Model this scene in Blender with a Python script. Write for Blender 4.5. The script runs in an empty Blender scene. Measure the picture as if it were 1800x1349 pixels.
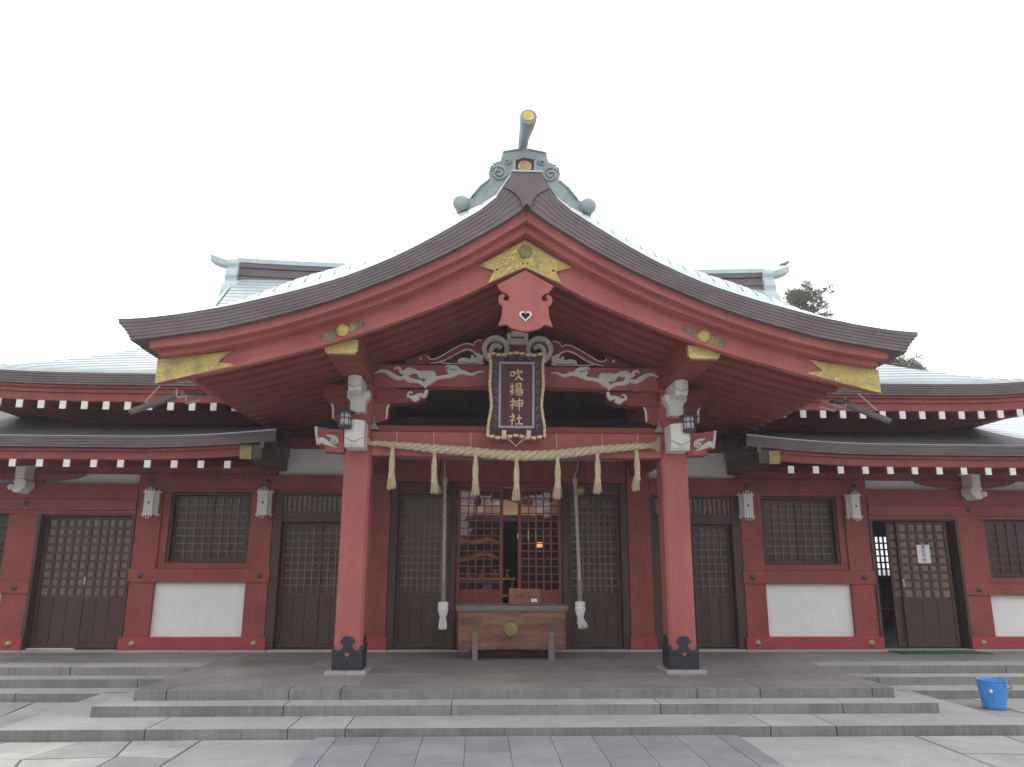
import bpy, bmesh, math, random
from mathutils import Vector, Matrix, Euler
R = math.radians
rnd = random.Random(7)
scene = bpy.context.scene

# ------------------------------------------------------------------ camera
cam_d = bpy.data.cameras.new("camera"); cam = bpy.data.objects.new("camera", cam_d)
scene.collection.objects.link(cam); scene.camera = cam
FPX, TH, YAW, ROLL = 1337.71, R(13.5153), R(2.4844), R(0.1944)
cam_d.sensor_width = 36; cam_d.lens = FPX/1800*36; cam_d.clip_end = 2000; cam_d.clip_start = .05
CL = Vector((-0.51, 0, 1.6))
fw = Vector((math.sin(YAW)*math.cos(TH), math.cos(YAW)*math.cos(TH), math.sin(TH)))
r0 = Vector((math.cos(YAW), -math.sin(YAW), 0)); u0 = r0.cross(fw)
cr = r0*math.cos(ROLL)+u0*math.sin(ROLL); cu = -r0*math.sin(ROLL)+u0*math.cos(ROLL)
m = Matrix((cr, cu, -fw)).transposed().to_4x4(); m.translation = CL
cam.matrix_world = m
def U(px, py, Y):
    "survey helper: the point on the plane at depth Y seen at this spot of the survey picture"
    d = fw + cr*((px-900)/FPX) - cu*((py-674.5)/FPX)
    return CL + d*(Y/d.y)
def UZ(px, py, Z):
    d = fw + cr*((px-900)/FPX) - cu*((py-674.5)/FPX)
    return CL + d*((Z-CL.z)/d.z)

# ------------------------------------------------------------------ world, sun
w = bpy.data.worlds.new("World"); scene.world = w; w.use_nodes = True
nt = w.node_tree; nt.nodes.clear()
sky = nt.nodes.new('ShaderNodeTexSky'); sky.sky_type = 'NISHITA'; sky.sun_disc = False
SUN_EL, SUN_AZ = R(52), R(-12)          # sun behind the roof, slightly left
sky.sun_elevation = SUN_EL; sky.sun_rotation = SUN_AZ
cloud = nt.nodes.new('ShaderNodeRGB'); cloud.outputs[0].default_value = (12.2, 12.35, 12.6, 1)
mx = nt.nodes.new('ShaderNodeMix'); mx.data_type = 'RGBA'; mx.inputs[0].default_value = .9
bg = nt.nodes.new('ShaderNodeBackground'); bg.inputs[1].default_value = .1
ou = nt.nodes.new('ShaderNodeOutputWorld')
tcw = nt.nodes.new('ShaderNodeTexCoord'); dp = nt.nodes.new('ShaderNodeVectorMath'); dp.operation = 'DOT_PRODUCT'
dp.inputs[1].default_value = (math.sin(SUN_AZ)*math.cos(SUN_EL), math.cos(SUN_AZ)*math.cos(SUN_EL), math.sin(SUN_EL))
mr_ = nt.nodes.new('ShaderNodeMapRange'); mr_.inputs[1].default_value = -1; mr_.inputs[2].default_value = 1; mr_.inputs[3].default_value = .66; mr_.inputs[4].default_value = 1.28
cs = nt.nodes.new('ShaderNodeVectorMath'); cs.operation = 'SCALE'
nt.links.new(tcw.outputs['Generated'], dp.inputs[0]); nt.links.new(dp.outputs['Value'], mr_.inputs[0]); nt.links.new(cloud.outputs[0], cs.inputs[0]); nt.links.new(mr_.outputs[0], cs.inputs['Scale'])
nt.links.new(sky.outputs[0], mx.inputs[6]); nt.links.new(cs.outputs[0], mx.inputs[7])
nt.links.new(mx.outputs[2], bg.inputs[0]); nt.links.new(bg.outputs[0], ou.inputs[0])
sl = bpy.data.lights.new("sun", 'SUN'); sl.energy = 1.5; sl.angle = R(14); sl.color = (1, .97, .93)
so = bpy.data.objects.new("sun", sl); scene.collection.objects.link(so)
sd = Vector((math.sin(SUN_AZ)*math.cos(SUN_EL), math.cos(SUN_AZ)*math.cos(SUN_EL), math.sin(SUN_EL)))
so.rotation_euler = sd.to_track_quat('Z', 'Y').to_euler(); so.location = sd*50
scene.view_settings.view_transform = 'Standard'; scene.view_settings.look = 'None'
scene.view_settings.exposure = 0.46; scene.view_settings.gamma = 1.0

# ------------------------------------------------------------------ materials
def mat(name, c1, c2=None, rough=.6, metal=0, scale=3, bump=0, bscale=40, spec=.5, stretch=None, grime=0, gcol=(.08,.07,.06), gscale=1.3, streak=0, island=0):
    M = bpy.data.materials.new(name); M.use_nodes = True; n = M.node_tree.nodes; l = M.node_tree.links
    b = n['Principled BSDF']; b.inputs['Roughness'].default_value = rough; b.inputs['Metallic'].default_value = metal
    b.inputs['Specular IOR Level'].default_value = spec
    c2 = c2 or c1
    tc = n.new('ShaderNodeTexCoord'); mp = n.new('ShaderNodeMapping'); l.new(tc.outputs['Object'], mp.inputs[0])
    if stretch: mp.inputs['Scale'].default_value = stretch
    no = n.new('ShaderNodeTexNoise'); no.inputs['Scale'].default_value = scale; no.inputs['Detail'].default_value = 6
    no.inputs['Roughness'].default_value = .65
    l.new(mp.outputs[0], no.inputs['Vector'])
    cr_ = n.new('ShaderNodeValToRGB'); cr_.color_ramp.elements[0].position = .36; cr_.color_ramp.elements[1].position = .66
    cr_.color_ramp.elements[0].color = (*c1, 1); cr_.color_ramp.elements[1].color = (*c2, 1)
    l.new(no.outputs[0], cr_.inputs[0]); out = cr_.outputs[0]
    if grime:
        n2 = n.new('ShaderNodeTexNoise'); n2.inputs['Scale'].default_value = gscale; n2.inputs['Detail'].default_value = 8; n2.inputs['Roughness'].default_value = .72
        l.new(tc.outputs['Object'], n2.inputs['Vector'])
        r2 = n.new('ShaderNodeMapRange'); r2.inputs[1].default_value = .48; r2.inputs[2].default_value = .72; r2.inputs[4].default_value = grime
        l.new(n2.outputs[0], r2.inputs[0])
        m2 = n.new('ShaderNodeMix'); m2.data_type = 'RGBA'; l.new(r2.outputs[0], m2.inputs[0]); l.new(out, m2.inputs[6]); m2.inputs[7].default_value = (*gcol, 1)
        out = m2.outputs[2]
    if streak:
        m3 = n.new('ShaderNodeMapping'); m3.inputs['Scale'].default_value = (28, 28, 1.2); l.new(tc.outputs['Object'], m3.inputs[0])
        n3 = n.new('ShaderNodeTexNoise'); n3.inputs['Scale'].default_value = 1; n3.inputs['Detail'].default_value = 4; l.new(m3.outputs[0], n3.inputs['Vector'])
        r3 = n.new('ShaderNodeMapRange'); r3.inputs[1].default_value = .5; r3.inputs[2].default_value = .75; r3.inputs[4].default_value = streak
        l.new(n3.outputs[0], r3.inputs[0])
        m4 = n.new('ShaderNodeMix'); m4.data_type = 'RGBA'; l.new(r3.outputs[0], m4.inputs[0]); l.new(out, m4.inputs[6]); m4.inputs[7].default_value = (*gcol, 1)
        out = m4.outputs[2]
    if island:
        ge = n.new('ShaderNodeNewGeometry'); ri = n.new('ShaderNodeMapRange'); ri.inputs[3].default_value = 1-island; ri.inputs[4].default_value = 1+island*.6
        l.new(ge.outputs['Random Per Island'], ri.inputs[0]); vm = n.new('ShaderNodeVectorMath'); vm.operation = 'SCALE'
        l.new(out, vm.inputs[0]); l.new(ri.outputs[0], vm.inputs['Scale']); out = vm.outputs[0]
    l.new(out, b.inputs['Base Color'])
    if bump:
        n4 = n.new('ShaderNodeTexNoise'); n4.inputs['Scale'].default_value = bscale; n4.inputs['Detail'].default_value = 5
        l.new(mp.outputs[0], n4.inputs['Vector'])
        bp = n.new('ShaderNodeBump'); bp.inputs['Strength'].default_value = bump; bp.inputs['Distance'].default_value = .01
        l.new(n4.outputs[0], bp.inputs['Height']); l.new(bp.outputs[0], b.inputs['Normal'])
    return M
def emis(name, c, s):
    M = bpy.data.materials.new(name); M.use_nodes = True; b = M.node_tree.nodes['Principled BSDF']
    b.inputs['Base Color'].default_value = (*c, 1); b.inputs['Emission Color'].default_value = (*c, 1); b.inputs['Emission Strength'].default_value = s
    return M
def glass(name, tint, refl, alpha):
    M = bpy.data.materials.new(name); M.use_nodes = True; n = M.node_tree.nodes; l = M.node_tree.links; n.clear()
    o = n.new('ShaderNodeOutputMaterial'); t = n.new('ShaderNodeBsdfTransparent'); t.inputs[0].default_value = (*tint, 1)
    g = n.new('ShaderNodeBsdfGlossy'); g.inputs['Roughness'].default_value = .02; g.inputs[0].default_value = (1, 1, 1, 1)
    tc = n.new('ShaderNodeTexCoord'); no = n.new('ShaderNodeTexNoise'); no.inputs['Scale'].default_value = 3.2; no.inputs['Detail'].default_value = 1
    l.new(tc.outputs['Object'], no.inputs['Vector']); bp = n.new('ShaderNodeBump'); bp.inputs['Strength'].default_value = .12; bp.inputs['Distance'].default_value = .02
    l.new(no.outputs[0], bp.inputs['Height']); l.new(bp.outputs[0], g.inputs['Normal'])
    mxs = n.new('ShaderNodeMixShader'); mxs.inputs[0].default_value = refl
    l.new(t.outputs[0], mxs.inputs[1]); l.new(g.outputs[0], mxs.inputs[2]); l.new(mxs.outputs[0], o.inputs[0])
    return M
def gold_mat(name, base, dark, scale=26, rough=.42):
    M = bpy.data.materials.new(name); M.use_nodes = True; n = M.node_tree.nodes; l = M.node_tree.links; b = n['Principled BSDF']
    b.inputs['Metallic'].default_value = .55; b.inputs['Roughness'].default_value = rough
    tc = n.new('ShaderNodeTexCoord'); nz = n.new('ShaderNodeTexNoise'); nz.inputs['Scale'].default_value = scale*.5; nz.inputs['Detail'].default_value = 1; nz.inputs['Distortion'].default_value = 2.2
    l.new(tc.outputs['Object'], nz.inputs['Vector'])
    ml = n.new('ShaderNodeMath'); ml.operation = 'MULTIPLY'; ml.inputs[1].default_value = 34; l.new(nz.outputs[0], ml.inputs[0])
    wv = n.new('ShaderNodeMath'); wv.operation = 'SINE'; l.new(ml.outputs[0], wv.inputs[0])
    no = n.new('ShaderNodeTexNoise'); no.inputs['Scale'].default_value = 5; no.inputs['Detail'].default_value = 6; l.new(tc.outputs['Object'], no.inputs['Vector'])
    r = n.new('ShaderNodeValToRGB'); r.color_ramp.elements[0].position = .0; r.color_ramp.elements[1].position = .55
    r.color_ramp.elements[0].color = (*[.55*a+.45*b for a,b in zip(base,dark)], 1); r.color_ramp.elements[1].color = (*base, 1); l.new(wv.outputs[0], r.inputs[0])
    r2 = n.new('ShaderNodeMapRange'); r2.inputs[1].default_value = .46; r2.inputs[2].default_value = .66; r2.inputs[4].default_value = .75; l.new(no.outputs[0], r2.inputs[0])
    mm = n.new('ShaderNodeMix'); mm.data_type = 'RGBA'; l.new(r2.outputs[0], mm.inputs[0]); l.new(r.outputs[0], mm.inputs[6]); mm.inputs[7].default_value = (*dark, 1)
    l.new(mm.outputs[2], b.inputs['Base Color'])
    bp = n.new('ShaderNodeBump'); bp.inputs['Strength'].default_value = .5; bp.inputs['Distance'].default_value = .006; l.new(wv.outputs[0], bp.inputs['Height']); l.new(bp.outputs[0], b.inputs['Normal'])
    return M

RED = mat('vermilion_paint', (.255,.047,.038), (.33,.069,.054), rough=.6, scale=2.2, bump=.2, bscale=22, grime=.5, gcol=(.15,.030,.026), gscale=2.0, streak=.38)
RED2 = mat('vermilion_weathered_glare', (.39,.105,.090), (.465,.14,.118), rough=.65, scale=1.8, bump=.2, bscale=22, grime=.5, streak=.22, gcol=(.28,.070,.058), stretch=(1,1,.5))  # weathered red, made paler: glare over the porch front put into colour
REDB = mat('sill_red_paint', (.34,.035,.042), (.39,.05,.052), rough=.5, scale=3, bump=.2, bscale=20, grime=.5, gcol=(.28,.06,.055), gscale=4)
REDI = mat('red_lacquer_wood', (.23,.045,.03), (.30,.06,.04), rough=.35, scale=6, stretch=(1,1,.3))
WPAINT = mat('white_paint', (.80,.79,.73), (.83,.82,.77), rough=.6, scale=5, bump=.08, grime=.35, gcol=(.62,.59,.52), gscale=5)
CARVE = mat('carving_white', (.74,.74,.68), (.80,.80,.74), rough=.6, scale=14, bump=.3, bscale=45, grime=.4, gcol=(.50,.51,.46), gscale=16)
PLASTER = mat('white_plaster', (.80,.80,.78), (.86,.86,.84), rough=.85, scale=2, bump=.25, bscale=40, streak=.16, grime=.22, gcol=(.55,.54,.50), gscale=2.5)
WOOD = mat('dark_brown_frame', (.056,.024,.017), (.086,.040,.029), rough=.5, scale=5, stretch=(3,3,.5), bump=.08)
WOODL = mat('lattice_wood', (.15,.088,.066), (.20,.125,.098), rough=.45, scale=5)
WOODP = mat('dark_brown_board', (.050,.022,.016), (.076,.035,.025), rough=.5, scale=6, stretch=(4,4,.4), bump=.1, grime=.3, gcol=(.09,.055,.045), island=.18)
PANE = mat('obscured_pane', (.22,.135,.108), (.29,.19,.15), rough=.3, scale=4.5, spec=.4)
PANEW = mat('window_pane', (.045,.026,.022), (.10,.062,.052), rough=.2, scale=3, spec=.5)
COPPER = mat('verdigris_copper', (.42,.505,.53), (.53,.61,.63), rough=.36, metal=.15, scale=2.2, bump=.05, bscale=12, grime=.35, gcol=(.42,.52,.52), gscale=3)
SEAM = mat('copper_seam', (.06,.065,.065), (.10,.11,.11), rough=.8)
BAND = mat('aged_copper_band', (.125,.098,.102), (.175,.142,.145), rough=.45, metal=.25, scale=2.5, stretch=(.6,1,2.5), grime=.4, gcol=(.20,.17,.165), gscale=5, bump=.08)
BANDG = mat('band_gap', (.06,.045,.05), rough=.8)
OGRE = mat('patinated_bronze', (.26,.31,.31), (.40,.46,.45), rough=.5, metal=.2, scale=6, bump=.25, bscale=18, grime=.55, gcol=(.20,.22,.24), gscale=7)
GOLD = gold_mat('gilt_plate', (.78,.62,.20), (.38,.33,.18))
GOLDO = gold_mat('tarnished_gilt', (.50,.40,.17), (.20,.17,.12), scale=40)
BRASS = mat('old_brass', (.30,.22,.11), (.42,.32,.17), rough=.42, metal=.7, scale=12, bump=.3, bscale=60)
IRON = mat('black_iron', (.016,.014,.026), (.030,.026,.042), rough=.5, scale=8, bump=.1)
DKMETAL = mat('dark_bronze', (.07,.06,.055), (.12,.10,.09), rough=.45, metal=.5, scale=10)
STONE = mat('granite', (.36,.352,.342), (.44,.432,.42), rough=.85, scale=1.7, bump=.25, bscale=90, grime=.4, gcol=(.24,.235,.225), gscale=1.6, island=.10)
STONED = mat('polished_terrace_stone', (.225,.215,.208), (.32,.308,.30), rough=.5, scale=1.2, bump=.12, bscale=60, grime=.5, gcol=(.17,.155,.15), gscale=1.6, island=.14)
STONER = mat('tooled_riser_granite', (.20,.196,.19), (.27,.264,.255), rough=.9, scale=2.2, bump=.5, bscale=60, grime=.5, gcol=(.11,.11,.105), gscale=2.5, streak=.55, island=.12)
SLATE = mat('blue_grey_paver', (.235,.238,.258), (.30,.304,.322), rough=.7, scale=2.4, bump=.2, bscale=80, grime=.3, gcol=(.17,.17,.19), gscale=2, island=.16)
SLAB = mat('pale_concrete', (.34,.338,.335), (.43,.428,.42), rough=.85, scale=1.1, bump=.25, bscale=70, grime=.4, gcol=(.23,.23,.22), gscale=1.8, island=.08)
FLAG = mat('flagstone', (.30,.297,.282), (.42,.414,.395), rough=.85, scale=2.0, bump=.3, bscale=50, grime=.4, gcol=(.22,.23,.20), gscale=3, island=.22)
DIRT = mat('mortar_ground', (.12,.118,.115), (.17,.165,.16), rough=.95, scale=4, bump=.3)
STRAW = mat('rice_straw', (.52,.42,.26), (.72,.61,.42), rough=.85, scale=22, bump=.5, bscale=90)
CORD = mat('bell_cord', (.30,.27,.25), (.42,.38,.35), rough=.8, scale=20, bump=.3)
CORDW = mat('white_cord', (.62,.60,.58), (.72,.71,.69), rough=.85, scale=20, bump=.4, bscale=120)
BOXW = mat('weathered_timber', (.10,.034,.024), (.32,.145,.09), rough=.6, scale=1.7, stretch=(1.0,1,5.5), bump=.35, bscale=10, grime=.45, gcol=(.17,.115,.085), gscale=2.6)
GREYW = mat('grey_timber', (.16,.13,.12), (.27,.22,.20), rough=.75, scale=6, stretch=(1,4,4), bump=.25)
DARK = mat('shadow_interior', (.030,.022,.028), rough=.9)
BLUE = mat('blue_plastic', (.05,.26,.66), (.07,.31,.72), rough=.42, scale=6, grime=.5, gcol=(.09,.22,.45), gscale=9)
GREEN = mat('green_mat', (.015,.10,.035), (.025,.15,.05), rough=.95, scale=60, bump=.6, bscale=200)
PAPER = mat('paper', (.78,.78,.77), (.82,.82,.81), rough=.8)
INK = mat('ink', (.03,.03,.035), rough=.7)
PLAQ = mat('plaque_lacquer', (.085,.022,.030), (.12,.03,.04), rough=.35, scale=9, stretch=(3,1,.3))
PLAQF = mat('plaque_frame_lacquer', (.045,.018,.028), (.07,.028,.04), rough=.3)
SILV = mat('dull_silver_edge', (.34,.34,.38), (.42,.42,.46), rough=.5, metal=.3)
GILT = mat('letter_gilt', (.68,.50,.28), (.80,.62,.38), rough=.42, metal=.35, scale=30)
LAMPW = mat('lantern_paper_white', (.72,.72,.70), (.78,.78,.76), rough=.5)
LAMPG = mat('lantern_glass', (.62,.66,.70), (.70,.74,.78), rough=.2)
CREAM = mat('offwhite_plastic', (.60,.58,.53), (.66,.64,.60), rough=.45)
NEEDLE = mat('pine_needle', (.15,.155,.09), (.23,.225,.14), rough=.8, scale=.9)
BARK = mat('pine_bark', (.09,.065,.05), (.14,.105,.085), rough=.9, scale=6, bump=.5)
GLASSC = glass('door_glass', (.9,.9,.92), .085, 1)
GLOW = emis('lamp_glow', (1.0,.40,.14), .75)
FLOORI = mat('interior_floor', (.12,.07,.045), (.16,.10,.065), rough=.35)
CURT = mat('curtain_white', (.62,.62,.66), (.70,.70,.72), rough=.9)
CURTP = mat('curtain_purple', (.06,.045,.10), (.09,.06,.13), rough=.9)
LEAF = mat('broad_leaf', (.035,.055,.022), (.07,.095,.04), rough=.8, scale=1.2)
GLASSB = mat('bright_window', (.7,.7,.7), rough=.5)

# ------------------------------------------------------------------ mesh helpers
class MB:
    def __init__(s): s.v = []; s.f = []; s.mi = []; s.m = 0
    def add(s, vs, fs):
        o = len(s.v); s.v += [tuple(a) for a in vs]
        for f in fs: s.f.append(tuple(i+o for i in f)); s.mi.append(s.m)
        return s
    def box(s, x0, x1, y0, y1, z0, z1):
        return s.add([(x0,y0,z0),(x1,y0,z0),(x1,y1,z0),(x0,y1,z0),(x0,y0,z1),(x1,y0,z1),(x1,y1,z1),(x0,y1,z1)],
            [(0,3,2,1),(4,5,6,7),(0,1,5,4),(1,2,6,5),(2,3,7,6),(3,0,4,7)])
    def prism(s, pts, y0, y1):            # outline in x,z
        n = len(pts)
        return s.add([(p[0],y0,p[1]) for p in pts]+[(p[0],y1,p[1]) for p in pts],
            [tuple(range(n)), tuple(range(2*n-1, n-1, -1))]+[(i,(i+1)%n,(i+1)%n+n,i+n) for i in range(n)])
    def prismx(s, pts, x0, x1):           # outline in y,z
        n = len(pts)
        return s.add([(x0,p[0],p[1]) for p in pts]+[(x1,p[0],p[1]) for p in pts],
            [tuple(range(n)), tuple(range(2*n-1, n-1, -1))]+[(i,(i+1)%n,(i+1)%n+n,i+n) for i in range(n)])
    def prismz(s, pts, z0, z1):           # outline in x,y
        n = len(pts)
        return s.add([(p[0],p[1],z0) for p in pts]+[(p[0],p[1],z1) for p in pts],
            [tuple(range(n)), tuple(range(2*n-1, n-1, -1))]+[(i,(i+1)%n,(i+1)%n+n,i+n) for i in range(n)])
    def loft(s, up, dn, y0, y1):          # solid between an upper and a lower line of x,z points
        n = len(up); vs = []
        for (a, b) in zip(up, dn): vs += [(a[0],y0,a[1]),(b[0],y0,b[1]),(b[0],y1,b[1]),(a[0],y1,a[1])]
        fs = [(0,1,2,3), (4*n-4,4*n-1,4*n-2,4*n-3)]
        for i in range(n-1):
            for k in range(4): fs.append((4*i+k, 4*i+4+k, 4*i+4+(k+1)%4, 4*i+(k+1)%4))
        return s.add(vs, fs)
    def ribbon(s, pts, y0, y1, sub=4, bulge=0):       # pts: (x,z,width); a tapering carved band
        P = spline(pts, sub); up = []; dn = []
        for i, p in enumerate(P):
            a = P[max(i-1,0)]; b = P[min(i+1,len(P)-1)]
            t = Vector((b[0]-a[0], b[1]-a[1]));
            if t.length < 1e-9: t = Vector((1,0))
            t.normalize(); nx, nz = -t.y, t.x; h = p[2]/2
            up.append((p[0]+nx*h, p[1]+nz*h)); dn.append((p[0]-nx*h, p[1]-nz*h))
        n = len(P); vs = []
        for i in range(n):
            c = ((up[i][0]+dn[i][0])/2, (up[i][1]+dn[i][1])/2)
            vs += [(up[i][0],y1,up[i][1]), (up[i][0]*.8+c[0]*.2,y0+bulge,up[i][1]*.8+c[1]*.2), (c[0],y0,c[1]), (dn[i][0]*.8+c[0]*.2,y0+bulge,dn[i][1]*.8+c[1]*.2), (dn[i][0],y1,dn[i][1])]
        fs = []
        for i in range(n-1):
            for k in range(5): fs.append((5*i+k, 5*i+(k+1)%5, 5*i+5+(k+1)%5, 5*i+5+k))
        fs += [(0,1,2,3,4), tuple(5*n-5+k for k in (4,3,2,1,0))]
        return s.add(vs, fs)
    def tube(s, pts, r, n=8, caps=True):
        P = [Vector(p) for p in pts]; k = len(P); rr = r if hasattr(r, '__len__') else [r]*k
        vs = []; prev = None
        for i in range(k):
            t = (P[min(i+1,k-1)]-P[max(i-1,0)])
            t = t.normalized() if t.length > 1e-9 else Vector((0,0,1))
            if prev is None: a = t.orthogonal().normalized()
            else:
                a = prev - t*prev.dot(t); a = a.normalized() if a.length > 1e-6 else t.orthogonal().normalized()
            prev = a; b = t.cross(a)
            for j in range(n):
                an = 2*math.pi*j/n; vs.append(P[i]+(a*math.cos(an)+b*math.sin(an))*rr[i])
        fs = [(i*n+j, i*n+(j+1)%n, (i+1)*n+(j+1)%n, (i+1)*n+j) for i in range(k-1) for j in range(n)]
        if caps: fs += [tuple(range(n-1,-1,-1)), tuple((k-1)*n+j for j in range(n))]
        return s.add(vs, fs)
    def lathe(s, prof, c=(0,0,0), n=20, axis='z'):
        vs = []
        for (r, h) in prof:
            for j in range(n):
                a = 2*math.pi*j/n
                if axis == 'z': vs.append((c[0]+r*math.cos(a), c[1]+r*math.sin(a), c[2]+h))
                else: vs.append((c[0]+r*math.cos(a), c[1]+h, c[2]+r*math.sin(a)))
        k = len(prof); fs = [(i*n+j, i*n+(j+1)%n, (i+1)*n+(j+1)%n, (i+1)*n+j) for i in range(k-1) for j in range(n)]
        if prof[0][0] > 1e-6: fs.append(tuple(range(n-1,-1,-1)))
        if prof[-1][0] > 1e-6: fs.append(tuple((k-1)*n+j for j in range(n)))
        return s.add(vs, fs)
    def bar(s, p, q, wd, ht, up=(0,0,1)):
        p = Vector(p); q = Vector(q); t = (q-p).normalized(); sd_ = t.cross(Vector(up)).normalized(); u_ = sd_.cross(t)
        vs = []
        for e in (p, q):
            for (a, b) in ((-1,-1),(1,-1),(1,1),(-1,1)): vs.append(e+sd_*a*wd/2+u_*b*ht/2)
        return s.add(vs, [(3,2,1,0),(4,5,6,7),(0,1,5,4),(1,2,6,5),(2,3,7,6),(3,0,4,7)])
    def mir(s):
        o = MB(); o.v = [(-x,y,z) for x,y,z in s.v]; o.f = [f[::-1] for f in s.f]; o.mi = list(s.mi); return o
    def build(s, name, mt, parent=None, bevel=0, smooth=False, label=None, org=None, risers=False):
        O = org if org is not None else (parent.get('_o') if parent is not None and '_o' in parent else None)
        O = Vector(O) if O is not None else Vector((0,0,0))
        me = bpy.data.meshes.new(name); me.from_pydata([tuple(Vector(v)-O) for v in s.v], [], s.f)
        mts = mt if isinstance(mt, (list, tuple)) else [mt]
        for q in mts: me.materials.append(q)
        for i, p in enumerate(me.polygons): p.material_index = min(s.mi[i], len(mts)-1)
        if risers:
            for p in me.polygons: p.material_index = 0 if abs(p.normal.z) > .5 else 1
        bm = bmesh.new(); bm.from_mesh(me); bmesh.ops.recalc_face_normals(bm, faces=bm.faces); bm.to_mesh(me); bm.free()
        if smooth:
            for p in me.polygons: p.use_smooth = True
        o = bpy.data.objects.new(name, me); scene.collection.objects.link(o)
        if parent is not None: o.parent = parent
        if '_o' not in o: o['_o'] = tuple(O)
        if parent is None and org is not None: o.location = O
        if bevel:
            b = o.modifiers.new('bevel', 'BEVEL'); b.width = bevel; b.segments = 2; b.limit_method = 'ANGLE'; b.angle_limit = R(40)
        if label: o['label'] = label
        return o
def spline(pts, sub):
    if sub <= 1 or len(pts) < 3: return [tuple(p) for p in pts]
    out = []
    for i in range(len(pts)-1):
        p0 = pts[max(i-1,0)]; p1 = pts[i]; p2 = pts[i+1]; p3 = pts[min(i+2,len(pts)-1)]
        for k in range(sub):
            t = k/sub
            out.append(tuple(.5*((2*b)+(-a+c)*t+(2*a-5*b+4*c-d)*t*t+(-a+3*b-3*c+d)*t**3) for a,b,c,d in zip(p0,p1,p2,p3)))
    out.append(tuple(pts[-1])); return out
def thing(name, label, cat, loc, group=None):
    o = bpy.data.objects.new(name, None); scene.collection.objects.link(o); o.location = loc; o.empty_display_size = .2
    o['_o'] = tuple(loc); o['label'] = label; o['category'] = cat
    if group: o['group'] = group
    return o
def tag(o, label=None, cat=None, group=None, kind=None):
    for k, v_ in (('label',label),('category',cat),('group',group),('kind',kind)):
        if v_: o[k] = v_
    return o
def copy_tree(o, loc, label=None, group=None, scale=None, rotz=None):
    c = o.copy(); scene.collection.objects.link(c); c.location = loc
    if scale: c.scale = scale
    if rotz is not None: c.rotation_euler.z = rotz
    if label: c['label'] = label
    if group: c['group'] = group
    for ch in o.children:
        d = ch.copy(); scene.collection.objects.link(d); d.parent = c
        for g in ch.children:
            e = g.copy(); scene.collection.objects.link(e); e.parent = d
    return c
def copy_part(o, dx, dy=0, dz=0):
    c = o.copy(); scene.collection.objects.link(c); c.location = Vector(o.location)+Vector((dx,dy,dz)); c.parent = o.parent
    for g in o.children:
        e = g.copy(); scene.collection.objects.link(e); e.parent = c
    return c
def curve(pts):
    xs = [p[0] for p in pts]
    P = spline(pts, 6)
    def f(x):
        x = abs(x)
        if x <= P[0][0]: return P[0][1]
        for a, b in zip(P, P[1:]):
            if x <= b[0]:
                t = (x-a[0])/max(b[0]-a[0],1e-9); return a[1]+(b[1]-a[1])*t
        a, b = P[-2], P[-1]; return b[1]+(b[1]-a[1])/(b[0]-a[0])*(x-b[0])
    return f
def lin(a, b, n): return [a+(b-a)*i/n for i in range(n+1)]

# ------------------------------------------------------------------ ground, steps, paving
g = MB().box(-300,300,-300,600,-.4,0).build('ground', DIRT); tag(g, kind='structure')
def stones(m_, x0, x1, y0, y1, z0, z1, cuts, gap=.004):
    xs = [x0]+[c for c in cuts if x0 < c < x1]+[x1]
    for a, b in zip(xs, xs[1:]): m_.box(a+gap, b-gap, y0, y1, z0, z1)
s1 = MB(); stones(s1, -4.98, 4.92, 7.83, 8.50, -.05, .105, [-3.6,-2.28,-1.74,2.35,3.0]); s1.box(-4.97,4.91,7.86,8.5,-.05,.09)
s1.box(-4.98,-4.42,8.504,10.0,-.05,.105); s1.box(4.42,4.92,8.504,10.0,-.05,.105); s1.box(-4.42,4.42,8.4,12.4,-.05,.095)
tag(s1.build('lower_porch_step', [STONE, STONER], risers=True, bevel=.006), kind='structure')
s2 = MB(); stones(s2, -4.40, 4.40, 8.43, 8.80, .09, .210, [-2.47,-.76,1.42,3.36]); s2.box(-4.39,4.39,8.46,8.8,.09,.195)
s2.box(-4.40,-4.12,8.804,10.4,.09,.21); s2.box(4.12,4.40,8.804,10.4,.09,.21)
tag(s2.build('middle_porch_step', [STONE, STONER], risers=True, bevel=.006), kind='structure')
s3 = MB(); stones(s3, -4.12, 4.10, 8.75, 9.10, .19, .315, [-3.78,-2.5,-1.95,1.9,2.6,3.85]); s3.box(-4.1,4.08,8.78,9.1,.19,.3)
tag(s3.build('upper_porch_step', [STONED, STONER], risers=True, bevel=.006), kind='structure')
pf = MB()
for i, (ya, yb) in enumerate(((9.104,9.9),(9.904,10.7),(10.704,11.5),(11.504,12.5))):
    off = .45 if i % 2 else 0
    xs = [-4.1]+[-3.6+off+k*.9 for k in range(9) if -4 < -3.6+off+k*.9 < 4]+[4.1]
    for a, b in zip(xs, xs[1:]): pf.box(a+.002, b-.002, ya, yb-.004, .2, .315)
pf.box(-4.1,4.1,9.1,12.5,.19,.309)
tag(pf.build('porch_floor', STONED, bevel=.002), kind='structure')
tr = MB()
for s in (-1, 1):
    def bx(m_, a, b, *r):
        m_.box(min(s*a,s*b), max(s*a,s*b), *r)
    cutsC = [4.4,6.0,7.6,9.4,12]; cutsB = [4.12,4.75,6.9,9,12]; cutsA = [4.104,6.7 if s > 0 else 5.75,8.4,10.4,12]
    for cs, y0, y1, z0, z1 in ((cutsC,9.95,10.4,-.05,.105),(cutsB,10.36,10.72,.05,.21),(cutsA,10.68,11.1,.15,.315)):
        for a, b in zip(cs, cs[1:]): bx(tr, a+.004, b-.004, y0, y1, z0, z1)
        bx(tr, cs[0]+.02, 12, y0+.03, y1, z0, z1-.015)
tag(tr.build('terrace_steps', [STONE, STONER], risers=True, bevel=.006), kind='structure')
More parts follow.
